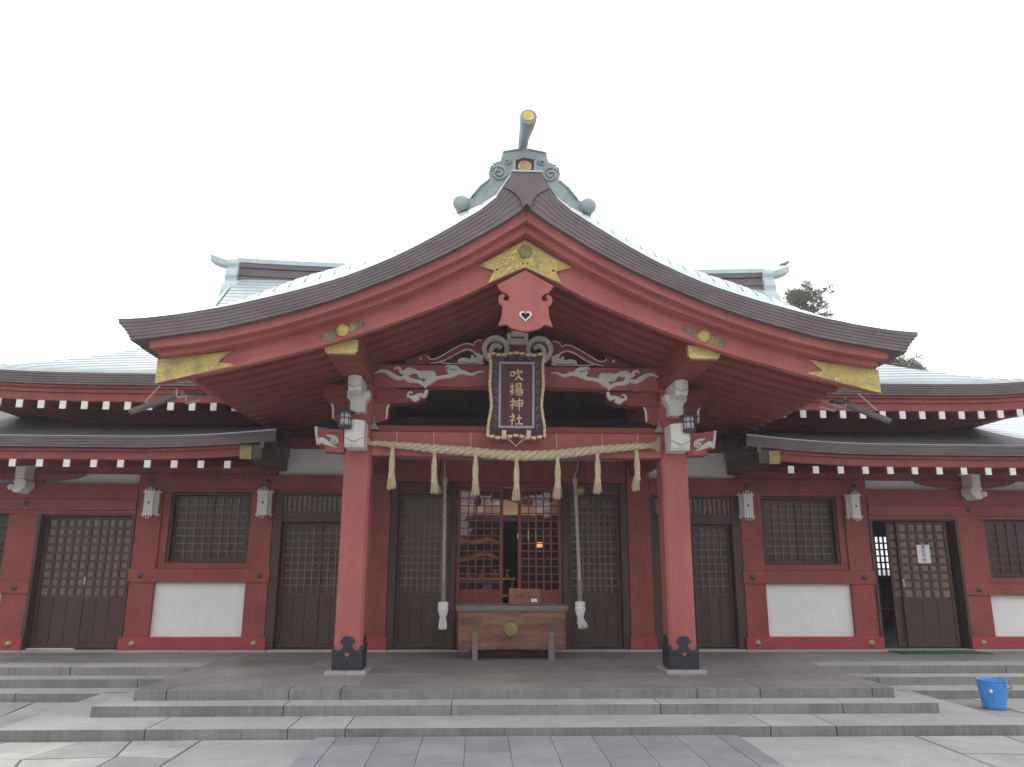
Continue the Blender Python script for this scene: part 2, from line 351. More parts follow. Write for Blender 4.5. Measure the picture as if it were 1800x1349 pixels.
tf = MB()
for s in (-1, 1):
    for k in range(9):
        a, b = 4.104+k*.9, 4.104+(k+1)*.9
        for (ya, yb) in ((11.104,11.9),(11.904,12.5)): tf.box(min(s*a,s*b)+.002, max(s*a,s*b)-.002, ya, yb-.004, .1, .315)
    tf.box(min(s*4.1,s*12.2), max(s*4.1,s*12.2), 11.1, 12.5, .1, .309)
tag(tf.build('terrace_floor', STONED, bevel=.002), kind='structure')
# central path of blue-grey pavers
pa = MB()
for k in range(9):
    x = -1.8+.4*k
    y = 7.80 if k % 2 else 7.80
    ys = [7.80, 7.45-(.3 if k % 2 else 0)]
    while ys[-1] > -6: ys.append(ys[-1]-.62)
    for a, b in zip(ys, ys[1:]): pa.box(x+.003, x+.397, b+.003, a-.003, -.02, .034+rnd.uniform(-.001,.001))
for s in (-1, 1):
    ys = [7.80]
    while ys[-1] > -6: ys.append(ys[-1]-1.1)
    for a, b in zip(ys, ys[1:]): pa.box(min(s*1.804,s*2.0), max(s*1.804,s*2.0), b+.003, a-.003, -.02, .036)
pa.box(-1.99,1.99,-6,7.79,-.02,.026)
tag(pa.build('approach_path', SLATE, bevel=.004), kind='structure')
sb = MB()
for s, wd in ((-1, 1.05), (1, 1.75)):
    ys = [7.82, 7.0 if s > 0 else 6.2, 5.0, 3.6, 2.2, .8, -1]
    for a, b in zip(ys, ys[1:]): sb.box(min(s*2.006,s*(2.006+wd)), max(s*2.006,s*(2.006+wd)), b+.004, a-.004, -.02, .010)
tag(sb.build('concrete_slabs', SLAB, bevel=.004), kind='structure')
fl = MB()
def flags(x0, x1, y0, y1, st):
    nx, ny = max(1, round((x1-x0)/st)), max(1, round((y1-y0)/st)); P = {}
    for i in range(nx+1):
        for j in range(ny+1):
            jx = rnd.uniform(-.2,.2)*st if 0 < i < nx else 0; jy = rnd.uniform(-.2,.2)*st if 0 < j < ny else 0
            P[i,j] = (x0+(x1-x0)*i/nx+jx, y0+(y1-y0)*j/ny+jy)
    for i in range(nx):
        for j in range(ny):
            q = [P[i,j],P[i+1,j],P[i+1,j+1],P[i,j+1]]; cx = sum(p[0] for p in q)/4; cy = sum(p[1] for p in q)/4
            q = [(cx+(p[0]-cx)*.965, cy+(p[1]-cy)*.965) for p in q]
            fl.prismz(q, -.02, .006+rnd.uniform(0,.006))
flags(-9, -3.07, 3, 7.82, .62); flags(3.77, 9, 3, 7.82, .8); flags(-9, -4.99, 7.83, 9.94, .7); flags(4.93, 9, 7.83, 9.94, .9)
tag(fl.build('flagstone_paving', FLAG, bevel=.004), kind='structure')

# ------------------------------------------------------------------ the shrine hall
H = thing('shrine_hall', 'large vermilion shrine hall with a gabled porch and green copper roofs', 'shrine', (0,12.5,.31))
def both(fn, name, mt, parent=H, **k):
    "build a half and its mirror as two parts"
    a = fn(MB()); return a.build(name, mt, parent, **k), a.mir().build(name, mt, parent, **k)

TOP = curve([(.17,6.035),(.25,5.86),(.35,5.72),(.49,5.59),(.72,5.43),(1.05,5.215),(1.36,5.03),(1.64,4.885),(2.06,4.70),(2.58,4.53),(2.98,4.42),(3.27,4.345),(3.49,4.30),(3.78,4.245),(4.17,4.19),(4.42,4.175)])
BB = curve([(0,5.63),(.25,5.44),(.60,5.215),(.81,5.085),(1.14,4.905),(1.49,4.735),(2.05,4.495),(2.47,4.345),(2.86,4.23),(3.25,4.125),(3.62,4.055),(4.03,3.99),(4.27,3.955)])
R1 = curve([(0,5.49),(.48,5.17),(.81,4.975),(1.45,4.65),(2.06,4.395),(2.68,4.18),(3.27,4.025),(3.65,3.95),(4.10,3.89)])
R2 = curve([(0,5.385),(.48,5.085),(.81,4.89),(1.5,4.545),(2.07,4.33),(2.7,4.12),(3.3,3.96),(3.68,3.88),(4.02,3.83)])
BD = curve([(0,4.99),(.48,4.765),(.81,4.595),(1.47,4.315),(2.09,4.085),(2.42,3.975),(2.82,3.865),(3.32,3.725),(3.71,3.635),(4.07,3.555)])

# laminated verge of the porch roof
NL = 6
def lam(m_):
    for i in range(NL):
        t0, t1 = i/NL, (i+1)/NL
        xe = 4.43-.16*(t0+t1)/2-.02*math.sin(math.pi*(t0+t1)/2)
        xs = lin(.0, xe, 40)
        f = lambda x, t: (TOP(x) if x > .17 else 6.03)*(1-t)+BB(x)*t
        m_.m = 0; m_.loft([(x, f(x,t0)-(.0014 if i else 0)) for x in xs], [(x, f(x,t1)) for x in xs], 8.0+.0045*i, 8.32)
    m_.m = 1; xs = lin(.0, 4.26, 40); m_.loft([(x,(TOP(x) if x>.17 else 6.03)-.03) for x in xs], [(x,BB(x)+.012) for x in xs], 8.068, 8.31)
    return m_
both(lam, 'laminated_verge', [BAND, BANDG], bevel=.0015)
wedge = MB()
q = [(.168,6.04),(.21,5.94),(.27,5.84),(.20,5.815),(.12,5.76),(.07,5.69),(.045,5.60)]
wedge.prism([(-.168,6.04)]+q+[(0,5.645)]+[(-a,b) for a,b in q[:0:-1]], 7.985, 8.03)
wd = wedge.build('verge_keystone', BAND, H, bevel=.004)
MB().box(-.185,.185,7.97,8.34,6.04,6.062).build('verge_cap', COPPER, H)
# red fascia mouldings and the bargeboards
both(lambda m_: m_.loft([(x,BB(x)+.01) for x in lin(0,4.10,30)], [(x,R1(x)) for x in lin(0,4.10,30)], 8.10, 8.36), 'fascia_moulding', RED2, bevel=.004)
both(lambda m_: m_.loft([(x,R1(x)+.03) for x in lin(0,4.02,30)], [(x,R2(x)) for x in lin(0,4.02,30)], 8.20, 8.38), 'fascia_moulding', RED2, bevel=.004)
bl, br = both(lambda m_: m_.loft([(x,R2(x)+.04) for x in lin(0,4.08,30)], [(x,BD(x)+.072) for x in lin(0,4.08,30)], 8.35, 8.43).loft([(x,BD(x)+.0715) for x in lin(0,4.08,30)], [(x,BD(x)) for x in lin(0,4.08,30)], 8.338, 8.435), 'bargeboard', RED2, bevel=.003)
# gilt plates on the bargeboards
def P_(lst, Y, s=1): return [((U(*p,Y).x), U(*p,Y).z) for p in lst]
def ploc(lst, Y):  # picture outline of a left-hand piece, right-handed for mirroring
    return [(-U(*p,Y).x, U(*p,Y).z) for p in lst]
endp = [(4.092,R2(4.08)+.0),(3.30,R2(3.30)-.03),(3.43,3.80),(3.30,3.79),(3.24,BD(3.24)+.02),(4.092,BD(4.08)-.005)]
e1 = MB().prism([(a,b) for a,b in endp], 8.322, 8.345); 
pl_ = e1.build('gilt_end_plate', GOLD, bl, bevel=.003); pr_ = e1.mir().build('gilt_end_plate', GOLD, br, bevel=.003)
for (bo_, s) in ((bl,1),(br,-1)):
    cx, cz = s*2.075, (R2(2.07)+BD(2.07))/2-.015
    for d in (-1,1):
        mo = MB()
        for k, (dx, r) in enumerate(((.10,.045),(.155,.04),(.20,.028),(.235,.015))):
            x = cx+d*dx; zz = cz-abs(x)*0+(-(abs(x)-2.075)*.38)
            mo.lathe([(r,0),(r*.8,-.008),(r*.3,-.012)], (x,8.338,zz+(.018 if k%2 else -.018)), 10, 'y')
            mo.lathe([(r*.8,0),(r*.6,-.008),(r*.2,-.01)], (x,8.338,zz-(.022 if k%2 else -.022)), 10, 'y')
        mo.build('gilt_scroll_plate', GOLDO, bo_)
    MB().lathe([(.072,0),(.072,-.02),(.06,-.028),(.055,-.02),(.02,-.024)], (cx,8.338,cz), 24, 'y').build('gilt_crest', GOLD, bo_)
ap = [(0,R2(0)-.035),(.30,R2(.30)-.045),(.545,5.015),(.50,4.995),(.36,4.955),(.385,4.90),(.405,4.855),(.43,BD(.43)+.005)]
apm = MB().prism(ap+[(.2,BD(.2)+.01),(0,BD(0)+.012),(-.2,BD(.2)+.01)]+[(-a,b) for a,b in ap[:0:-1]], 8.315, 8.345)
apx = apm.build('gilt_apex_plate', GOLD, H, bevel=.003)
MB().lathe([(.078,0),(.078,-.022),(.066,-.03),(.06,-.022),(.02,-.026)], (0,8.316,5.19), 28, 'y').build('crest_disc', GOLDO, apx)
m_ = MB()
for x in (-.33,.33): m_.lathe([(.018,0),(.014,-.006),(.004,-.008)], (x,8.316,4.965), 8, 'y')
for x in (-.025,.025): m_.lathe([(.012,0),(.01,-.006)], (x,8.316,5.045), 8, 'y')
m_.build('plate_rivet', DKMETAL, apx)
# pendant under the apex
gz = [(893,375),(640,505),(688,570),(722,578),(750,605),(745,640),(715,645),(695,625),(712,608),(708,588),(680,585),(658,605),(654,640),(668,676),(690,690),(685,760),(672,810),(650,865),(700,853),(725,850),(760,880),(820,900),(893,914)]
ctr = U(740+893/5, 500, 8.27).x
hp = [(-(U(740+a/5,400+b/5,8.27).x-ctr), U(740+a/5,400+b/5,8.27).z) for a,b in gz]
pen = MB().prism(hp+[(-a,b) for a,b in hp[-2:0:-1]], 8.27, 8.33).build('gable_pendant', RED2, H, bevel=.006)
hr = []
for k in range(28):
    t = 2*math.pi*k/28; hr.append((.056/16*16*math.sin(t)**3, .056/16*(13*math.cos(t)-5*math.cos(2*t)-2*math.cos(3*t)-math.cos(4*t))))
hz = 4.385
hm = MB(); hm.prism([(a*.98,hz+b*.98) for a,b in hr], 8.262, 8.272); hm.build('heart_shade_inset', DARK, pen)  # dark plate on the surface, painting the shade of a pierced hole
hm = MB()
for i in range(28):
    a = hr[i]; b = hr[(i+1)%28]
    hm.loft([(a[0]*1.28,hz+a[1]*1.28),(b[0]*1.28,hz+b[1]*1.28)], [(a[0]*.9,hz+a[1]*.9),(b[0]*.9,hz+b[1]*.9)], 8.25, 8.272)
hm.build('heart_outline', mat('white_enamel', (.78,.70,.70), rough=.5), pen)
# roof covering of the porch: courses running back from the verge, rolling up behind it
def swell(x, y):
    t = min(max((y-8.0)/.8,0),1); A = .43 if abs(x) < 2.6 else .43*max(0,(4.42-abs(x))/1.82)**1.0
    A *= .55+.45*min(1, abs(x)/.9)
    return A*(1-(1-t)**2)
def zroof(x, y): return (TOP(x) if abs(x) > .17 else 6.03)+.006+swell(x,y)
rf = MB(); ys = [8.0,8.1,8.2,8.3,8.4,8.55,8.8,9.6,11,13,15]
cx_ = [.02]; 
while cx_[-1] < 4.40: cx_.append(min(cx_[-1]+.165, 4.425))
for s in (-1, 1):
    for a, b in zip(cx_, cx_[1:]):
        vs = []
        for y in ys:
            vs += [(s*a,y,zroof(a,y)+.002),(s*b,y,zroof(b,y)+.002+.0055*min(1,max(0,(y-8.02)/.12)))]
        rf.m = 0; rf.add(vs, [(2*i,2*i+1,2*i+3,2*i+2) for i in range(len(ys)-1)])
        vs = []
        for y in ys: vs += [(s*b,y,zroof(b,y)+.002+.0055*min(1,max(0,(y-8.02)/.12))),(s*b,y,zroof(b,y)-.002)]
        rf.m = 1; rf.add(vs, [(2*i,2*i+1,2*i+3,2*i+2) for i in range(len(ys)-1)])
        vs = []
        for y in ys[1:]: vs += [(s*(b-.016),y,zroof(b,y)+.0095),(s*(b+.004),y,zroof(b,y)+.0095)]
        rf.m = 1; rf.add(vs, [(2*i,2*i+1,2*i+3,2*i+2) for i in range(len(ys)-2)])
rf.build('porch_roof_covering', [COPPER, SEAM], H)
# side eaves of the porch
def side(m_):
    m_.m = 0
    for i in range(NL):
        z1 = 4.175-.037*i; z0 = z1-.033; xo = 4.425-.026*i
        m_.box(3.95, xo, 8.325, 12.3, z0, z1)
    m_.m = 1; m_.box(3.95, 4.26, 8.325, 12.3, 3.965, 4.165)
    return m_
both(side, 'side_eave_edge', [BAND, BANDG], bevel=.003)
both(lambda m_: m_.box(3.88,4.06,8.44,12.2,3.80,3.90).box(3.9,4.13,8.385,12.2,3.903,3.958), 'side_fascia', RED2, bevel=.004)
# porch ceiling boards and rafters
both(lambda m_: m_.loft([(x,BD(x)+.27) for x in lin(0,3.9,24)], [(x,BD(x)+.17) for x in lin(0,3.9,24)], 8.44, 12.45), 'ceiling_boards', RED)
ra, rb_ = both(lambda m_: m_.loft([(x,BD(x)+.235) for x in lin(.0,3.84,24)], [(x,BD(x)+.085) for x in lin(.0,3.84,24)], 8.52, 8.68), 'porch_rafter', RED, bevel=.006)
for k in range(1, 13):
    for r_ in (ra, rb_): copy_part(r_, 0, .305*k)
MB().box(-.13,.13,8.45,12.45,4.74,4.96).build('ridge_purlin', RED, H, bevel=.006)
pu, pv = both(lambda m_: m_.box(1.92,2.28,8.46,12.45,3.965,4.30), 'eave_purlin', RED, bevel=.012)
c_ = MB().prism([(1.915,3.99),(1.945,3.958),(2.255,3.958),(2.285,3.99),(2.285,4.12),(1.915,4.12)], 8.44, 8.52)
c_.build('gilt_end_cap', GOLD, pu); c_.mir().build('gilt_end_cap', GOLD, pv)
# rainwater spout at each corner
SPOUT = mat('spout_zinc', (.17,.15,.16), (.24,.21,.22), rough=.35, metal=.4, scale=8)
for s in (-1, 1):
    a = Vector((s*3.62,8.75,3.50)); 
    if s < 0: a = U(318,690,8.9); b = U(228,722,8.9)
    else: a = U(1488,709,8.9); b = U(1564,738,8.9)
    t = (b-a).normalized(); nrm = Vector((0,1,0)).cross(t).normalized()
    if nrm.z < 0: nrm = -nrm
    mo = MB(); P0 = []
    for e in (a, b):
        for k in range(9):
            an = math.pi*k/8; P0.append(e+Vector((0,1,0))*(.055*math.cos(an))-nrm*(.055*math.sin(an)))
        for k in range(8,-1,-1):
            an = math.pi*k/8; P0.append(e+Vector((0,1,0))*(.047*math.cos(an))-nrm*(.047*math.sin(an)))
    mo.add(P0, [(k,(k+1)%18,(k+1)%18+18,k+18) for k in range(18)]+[tuple(range(17,-1,-1)), tuple(range(18,36))])
    gt = mo.build('rain_spout', SPOUT, H)
    gb = MB(); 
    k1 = [U(x,y,8.85) for x,y in (((311,684),(312,699),(352,693)) if s < 0 else ((1485,699),(1486,718),(1445,707)))]
    gb.bar(k1[0],k1[1],.02,.025,(0,1,0)); gb.bar(k1[1],k1[2],.02,.025,(0,1,0))
    k2 = [U(x,y,8.85) for x,y in (((327,698),(328,710),(352,704)) if s < 0 else ((1467,712),(1467,723),(1440,716)))]
    gb.bar(k2[0],k2[1],.02,.025,(0,1,0)); gb.bar(k2[1],k2[2],.02,.025,(0,1,0))
    gb.build('spout_bracket', mat('bracket_paint', (.42,.34,.30), rough=.5), gt)
    w0, w1 = (U(283,676,8.8), U(254,708,8.9)) if s < 0 else (U(1508,692,8.8), U(1542,722,8.9))
    MB().tube([w0,w1], .006, 5).build('stay_wire', CREAM, gt)
    MB().box(min(s*3.66,s*3.86),max(s*3.66,s*3.86),8.6,8.7,3.50,3.53).build('gutter_end', DKMETAL, gt)

# ---- ornament at the porch ridge end
def zo(a, b): p = U(780+a/6.425, 180+b/6.425, 8.4); return p
oc = zo(897,700).x
og = [(885,512),(840,520),(745,535),(645,550),(640,600),(622,660),(575,668),(545,705),(505,735),(490,790),(512,850),(440,890),(370,960),(310,1035),(270,1080),(240,1080),(218,1055),(170,1055),(125,1095),(110,1150),(130,1220),(190,1252),(250,1235),(450,1150),(600,1060),(700,960),(770,850)]
L_ = [(-(zo(a,b).x-oc)+0, zo(a,b).z) for a,b in og]
og_o = MB().prism(L_+[(-a,b) for a,b in L_[::-1]], 8.40, 8.55).build('ridge_end_ornament', OGRE, H, bevel=.012)
def spiral(cx, cz, r0_, r1_, turns, s, ph=0):
    return [(cx+s*(r0_+(r1_-r0_)*k/40)*math.cos(ph+2*math.pi*turns*k/40), 8.39, cz+(r0_+(r1_-r0_)*k/40)*math.sin(ph+2*math.pi*turns*k/40)) for k in range(41)]
sw = MB(); SC = zo(600,0).z-zo(600,100).z; SC /= 100
for s in (1,-1):
    cx = -(zo(605,810).x-oc)*s; cz = zo(605,810).z
    sw.tube(spiral(cx, cz, .105, .012, 1.9, s, .5), .016, 6)
    sw.tube(spiral(-(zo(540,740).x-oc)*s, zo(540,740).z, .055, .01, 1.2, s, 1.5), .012, 6)
    sw.tube(spiral(-(zo(700,670).x-oc)*s, zo(700,670).z, .045, .008, 1.2, s, 2.5), .010, 6)
    rim = [(zo(a,b)) for a,b in ((500,870),(400,950),(300,1075))]
    sw.tube([(-(p.x-oc)*s, 8.395, p.z) for p in rim], .016, 6)
    rim = [(zo(a,b)) for a,b in ((660,560),(750,545),(860,530))]
    sw.tube([(-(p.x-oc)*s, 8.395, p.z) for p in rim], .012, 6)
    e_ = zo(180,1150); sw.lathe([(.085,.0),(.10,-.03),(.095,-.07),(.05,-.09),(.0,-.095)], (-(e_.x-oc)*s, 8.42, e_.z), 20, 'y')
    e_ = zo(250,1170); sw.box(-(e_.x-oc)*s-.012, -(e_.x-oc)*s+.012, 8.37, 8.42, e_.z-.09, e_.z+.09)
sw.build('cloud_scroll', OGRE, og_o, smooth=True)
hx = [(zo(a,b).x-oc, zo(a,b).z) for a,b in ((780,655),(897,625),(1015,655),(1015,830),(780,830))]
MB().prism(hx, 8.388, 8.41).build('crest_niche', mat('niche_dark', (.07,.06,.075), rough=.7), og_o)
nf = MB()
for p, q_ in zip(hx, hx[1:]+hx[:1]): nf.bar((p[0],8.38,p[1]), (q_[0],8.38,q_[1]), .03, .018, (0,1,0))
nf.build('niche_frame', OGRE, og_o)
MB().lathe([(.082,0),(.082,-.02),(.065,-.03),(.058,-.02),(.0,-.024)], (0,8.388,zo(895,745).z), 24, 'y').build('crest_disc', mat('bronze_gold', (.52,.33,.14), (.62,.42,.2), rough=.4, metal=.4, scale=30), og_o)
a = Vector((-.02,8.56,zo(893,560).z)); b = U(924,205,7.6); b.x = -.005
n_ = 14; pts = []
for k in range(n_+1):
    t = k/n_; p1 = a+Vector((0,-.2,.30)); p2 = b+Vector((0,.30,-.05))
    pts.append(a*(1-t)**3+p1*3*t*(1-t)**2+p2*3*t*t*(1-t)+b*t**3)
MB().tube(pts, [.054+.043*(k/n_)**1.1 for k in range(n_+1)], 20).build('ridge_finial', OGRE, og_o, smooth=False)
d_ = (pts[-1]-pts[-2]).normalized()
MB().tube([pts[-1]+d_*.002, pts[-1]+d_*.012], [.068,.060], 20).build('finial_crest', GOLD, og_o)
# ridge of the porch roof running back
MB().box(-.16,.16,8.55,15,5.8,6.40).box(-.19,.19,8.56,15,6.401,6.46).build('porch_ridge', BAND, H)
MB().box(-.12,.12,8.56,15,6.461,6.52).build('porch_ridge_cap', COPPER, H)

# ------------------------------------------------------------------ main roof
XC, YE, DV = 8.4, 11.2, 2.65
g_ = curve([(0,4.368),(.5,4.56),(1.13,4.86),(1.81,5.22),(2.3,5.60),(2.7,5.95),(3.2,6.42),(3.8,6.98),(4.4,7.52),(4.8,7.85)])
def lift(x, d): return .13*(abs(x)/XC)**14*max(0,1-d/2.2)
def front(x, d): return g_(d)+lift(x,d)
mr = MB(); ds = []; d = 0
while d < 4.75: ds.append(d); d += .125
ds.append(4.78)
for a, b in zip(ds, ds[1:]):
    xa = XC-a if a < DV else XC-DV; xb = XC-b if b < DV else XC-DV
    spans = [(-1,1)] if a > 1.3 else [(-1,-.0),(0,1)]
    for (ya, sg) in ((YE, 1), (20.8, -1)):
        segs = []
        if a < 1.3 and sg > 0: segs = [(-1, 'L'), (1, 'R')]
        else: segs = [(0, 'F')]
        for s_, k_ in segs:
            if k_ == 'F': us = lin(-1,1,28); XA = [u*xa for u in us]; XB = [u*xb for u in us]
            else: XA = [s_*(3.4+(xa-3.4)*t) for t in lin(0,1,14)]; XB = [s_*(3.4+(xb-3.4)*t) for t in lin(0,1,14)]
            vs = []
            for p, q_ in zip(XA, XB): vs += [(p, ya+sg*a, front(p,a)+.010), (q_, ya+sg*b, front(q_,b)+.002)]
            mr.m = 0; mr.add(vs, [(2*i,2*i+1,2*i+3,2*i+2) for i in range(len(XA)-1)])
            vs = []
            for p in XA: vs += [(p, ya+sg*a, front(p,a)+.010), (p, ya+sg*a, front(p,a)-.004)]
            mr.m = 1; mr.add(vs, [(2*i,2*i+1,2*i+3,2*i+2) for i in range(len(XA)-1)])
mr.build('main_roof_covering', [COPPER, SEAM], H)
for s in (-1, 1):
    hr_ = MB()
    for a, b in zip(ds, ds[1:]):
        if a > DV: break
        ya0, ya1 = YE+a, 20.8-a; yb0, yb1 = YE+b, 20.8-b
        us = lin(0,1,16); f = lambda u: front(XC*(2*u-1), a)
        vs = []
        for u in us: vs += [(s*(XC-a), ya0+(ya1-ya0)*u, g_(a)+.13*abs(2*u-1)**14*max(0,1-a/2.2)*((XC-a)/XC)**14+.012), (s*(XC-b), yb0+(yb1-yb0)*u, g_(b)+.13*abs(2*u-1)**14*max(0,1-b/2.2)*((XC-b)/XC)**14+.002)]
        hr_.m = 0; hr_.add(vs, [(2*i,2*i+1,2*i+3,2*i+2) for i in range(len(us)-1)])
    hr_.build('hip_roof_covering', [COPPER, SEAM], H)
# gable verges of the hip-and-gable roof
for s in (-1, 1):
    gv = MB()
    for sg, y0_ in ((1, YE), (-1, 20.8)):
        dd = lin(DV-.12, 4.78, 16)
        up = [(y0_+sg*d_, g_(d_)+.035) for d_ in dd]; dn = [(y0_+sg*d_, g_(d_)-.16) for d_ in dd]
        gv.prismx(up+dn[::-1], s*5.775, s*5.83)
    gv.build('gable_verge', COPPER, H)
    MB().prismx([(YE+DV-.3,5.6),(16,7.8),(20.8-DV+.3,5.6)], s*5.40, s*5.5).build('gable_wall', RED, H)
RIDGET = mat('ridge_tile_patina', (.42,.50,.51), (.52,.60,.61), rough=.5, metal=.1, scale=4, grime=.5, gcol=(.33,.38,.39), gscale=5, bump=.2)
# ridge
rd = MB()
def rz(x): return .10*(abs(x)/5.8)**3
def ridge(m_, z0, z1, hy):
    xs = lin(-5.80,5.80,32); m_.loft([(x,z1+rz(x)) for x in xs], [(x,z0+rz(x)*(.3 if z0 < 7.5 else 1)) for x in xs], 16-hy, 16+hy)
ridge(rd, 7.30, 7.50, .33); ridge(rd, 7.503, 7.60, .29); ridge(rd, 7.603, 7.62, .32); ridge(rd, 7.623, 7.80, .25); ridge(rd, 7.803, 7.90, .29)
rd.build('main_ridge', BAND, H, bevel=.004)
rc = MB(); ridge(rc, 7.903, 8.01, .31); rc.build('main_ridge_cap', COPPER, H, bevel=.01)
for s in (-1, 1):
    hf = [(16,8.17),(15.82,8.15),(15.70,8.08),(15.64,7.97),(15.68,7.86),(15.62,7.78),(15.58,7.66),(15.60,7.56),(15.52,7.46),(15.42,7.36),(15.36,7.22),(15.36,7.08),(15.44,6.99),(15.58,6.98),(15.68,7.06),(15.72,7.2)]
    eo = MB().prismx(hf+[(32-a,b) for a,b in hf[:0:-1]], s*5.76, s*6.02)
    eo = eo.build('ridge_end_tile', RIDGET, H, bevel=.035)
    MB().prismx([(15.62,7.55),(15.50,7.50),(15.38,7.38),(15.30,7.22),(15.27,7.05),(15.33,6.92),(15.45,6.88),(15.58,6.93),(15.72,7.2)], s*5.66, s*5.99).build('ridge_end_leg', RIDGET, eo, bevel=.045)
    ck = MB(); ck.tube([(s*6.03,15.52+.09*(1-k/24)*math.cos(k*.5),7.16+.09*(1-k/24)*math.sin(k*.5)) for k in range(22)], .014, 5)
    ck.build('end_tile_curl', RIDGET, eo, smooth=True)
    f_ = MB(); xs = [5.78,5.95,6.12,6.30,6.46]; top_ = [8.08,8.10,8.14,8.20,8.27]; bot = [7.96,7.97,7.99,8.04,8.11]
    for i in range(4): pass
    f_.loft([(s*x,z) for x,z in zip(xs,top_)], [(s*x-(.03*s if x > 6.5 else 0),z) for x,z in zip(xs,bot)], 15.86, 16.14)
    f_.build('projecting_ridge_tile', RIDGET, eo, bevel=.02)
# ---- upper eaves (fascia, mouldings, rafters with white ends)
def eav(x): return lift(x,0)
def upper(m_, zt, zb, y0, y1, xe, x0=4.0):
    xs = lin(x0, xe, 20); m_.loft([(x,zt+eav(x)) for x in xs], [(x,zb+eav(x)) for x in xs], y0, y1); return m_
def upband(m_):
    for i in range(5): upper(m_, 4.365-.034*i, 4.365-.034*i-.0325, 11.17+.012*i, 11.5, 8.42-.02*i)
    m_.m = 1; upper(m_, 4.355, 4.20, 11.24, 11.5, 8.32)
    return m_
both(upband, 'upper_eave_edge', [BAND, BANDG], bevel=.003)
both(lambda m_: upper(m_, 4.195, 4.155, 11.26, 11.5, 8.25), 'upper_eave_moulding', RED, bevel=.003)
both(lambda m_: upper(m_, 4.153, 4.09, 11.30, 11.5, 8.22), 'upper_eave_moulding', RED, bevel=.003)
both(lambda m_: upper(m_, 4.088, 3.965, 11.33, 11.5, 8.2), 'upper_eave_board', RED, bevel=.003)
for s in (-1, 1):     # side runs of the same eaves
    m_ = MB(); m_.box(min(s*8.0,s*8.40),max(s*8.0,s*8.40),11.6,20.5,4.20,4.37); m_.build('side_upper_eave_edge', BAND, H)
    MB().box(min(s*8.0,s*8.2),max(s*8.0,s*8.2),11.6,20.4,4.0,4.225).build('side_upper_eave_board', RED, H)
    MB().bar((s*8.25,11.32,4.08),(s*6.6,12.97,3.92),.16,.22).build('hip_rafter', RED, H)
    MB().add([(s*4.0,11.45,4.02),(s*8.2,11.45,4.06),(s*7.2,12.75,4.32),(s*4.0,12.75,4.32),(s*8.2,20.3,4.06),(s*7.2,19.2,4.32)], [(0,1,2,3),(1,4,5,2)]).build('upper_soffit', RED, H)
def mk_rafter(name, x, y0, y1, z, dz, wd_, ht):
    a = MB().bar((x,y0,z),(x,y1,z+dz),wd_,ht).build(name, RED, H, bevel=.004)
    MB().box(x-wd_/2-.002,x+wd_/2+.002,y0-.014,y0+.004,z-ht/2-.003,z+ht/2+.003).build('white_rafter_tip', WPAINT, a)
    return a
r_ = mk_rafter('upper_eave_rafter', 4.17, 11.34, 12.7, 3.905, .27, .088, .112)
for k in range(-1, 13):
    x = 4.17+.3145*k
    if k: copy_part(r_, x-4.17, 0, eav(x))
    if x < 8.1: copy_part(r_, -x-4.17, 0, eav(x))
# ---- lower lean-to eaves
def lz(x): t = max(0,(5.6-abs(x))/2.2); return .135*t**2
def lower(m_, zt, zb, y0, y1, x0=3.44, xe=11):
    xs = [x0,3.6,3.8,4.1,4.4,4.8,5.2,5.6,6.5,8,11] if x0 < 3.6 else [x0,4.1,4.4,4.8,5.2,5.6,6.5,8,11]
    m_.loft([(x,zt+lz(x)) for x in xs], [(x,zb+lz(x)*(.9)) for x in xs], y0, y1); return m_
def loband(m_):
    for i in range(4): lower(m_, 3.382-.037*i, 3.382-.037*i-.0355, 10.97+.012*i, 11.35)
    m_.m = 1; lower(m_, 3.37, 3.238, 11.03, 11.35); return m_
both(loband, 'lower_eave_edge', [BAND, BANDG], bevel=.003)
both(lambda m_: lower(m_, 3.228, 3.185, 11.07, 11.35, 3.6), 'lower_eave_moulding', RED, bevel=.003)
both(lambda m_: lower(m_, 3.183, 3.075, 11.11, 11.35, 3.9), 'lower_eave_board', RED, bevel=.003)
LROOF = mat('shaded_roof_copper', (.055,.042,.040), (.085,.068,.065), rough=.55, metal=.2, scale=3, grime=.3, gcol=(.10,.095,.09), gscale=4)  # dark copy of the roof copper, upper eave's shade put into colour
for s in (-1, 1):
    lo = MB(); dd = lin(0, 4.2, 24)
    for a, b in zip(dd, dd[1:]):
        xs = [3.46,3.8,4.2,4.8,5.6,7.3,8.25,9,11]
        zf = lambda x, d_: 3.386+lz(x)*max(0,1-d_/1.6)+.30*d_+.05*max(0,d_-1)**1.5
        if b > 1.5: xs = [7.3,8.25,9,11]
        vs = []
        for x in xs: vs += [(s*x,10.98+a,zf(x,a)+.006),(s*x,10.98+b,zf(x,b)+.002)]
        for i in range(len(xs)-1): lo.m = 0 if xs[i] < 8.2 or s < 0 else 2; lo.add(vs[2*i:2*i+4], [(0,1,3,2)])  # eave-shade colour inside and all left, plain copper at the right end
        vs = []
        for x in xs: vs += [(s*x,10.98+a,zf(x,a)+.006),(s*x,10.98+a,zf(x,a)-.002)]
        lo.m = 1; lo.add(vs, [(2*i,2*i+1,2*i+3,2*i+2) for i in range(len(xs)-1)])
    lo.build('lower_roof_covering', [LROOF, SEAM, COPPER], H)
    lower(MB(), 3.391, 3.384, 10.955, 11.0).build('eave_light_strip', COPPER, H) if s > 0 else lower(MB(), 3.391, 3.384, 10.955, 11.0).mir().build('eave_light_strip', COPPER, H)  # pale strip added to paint the light caught along the band's top edge
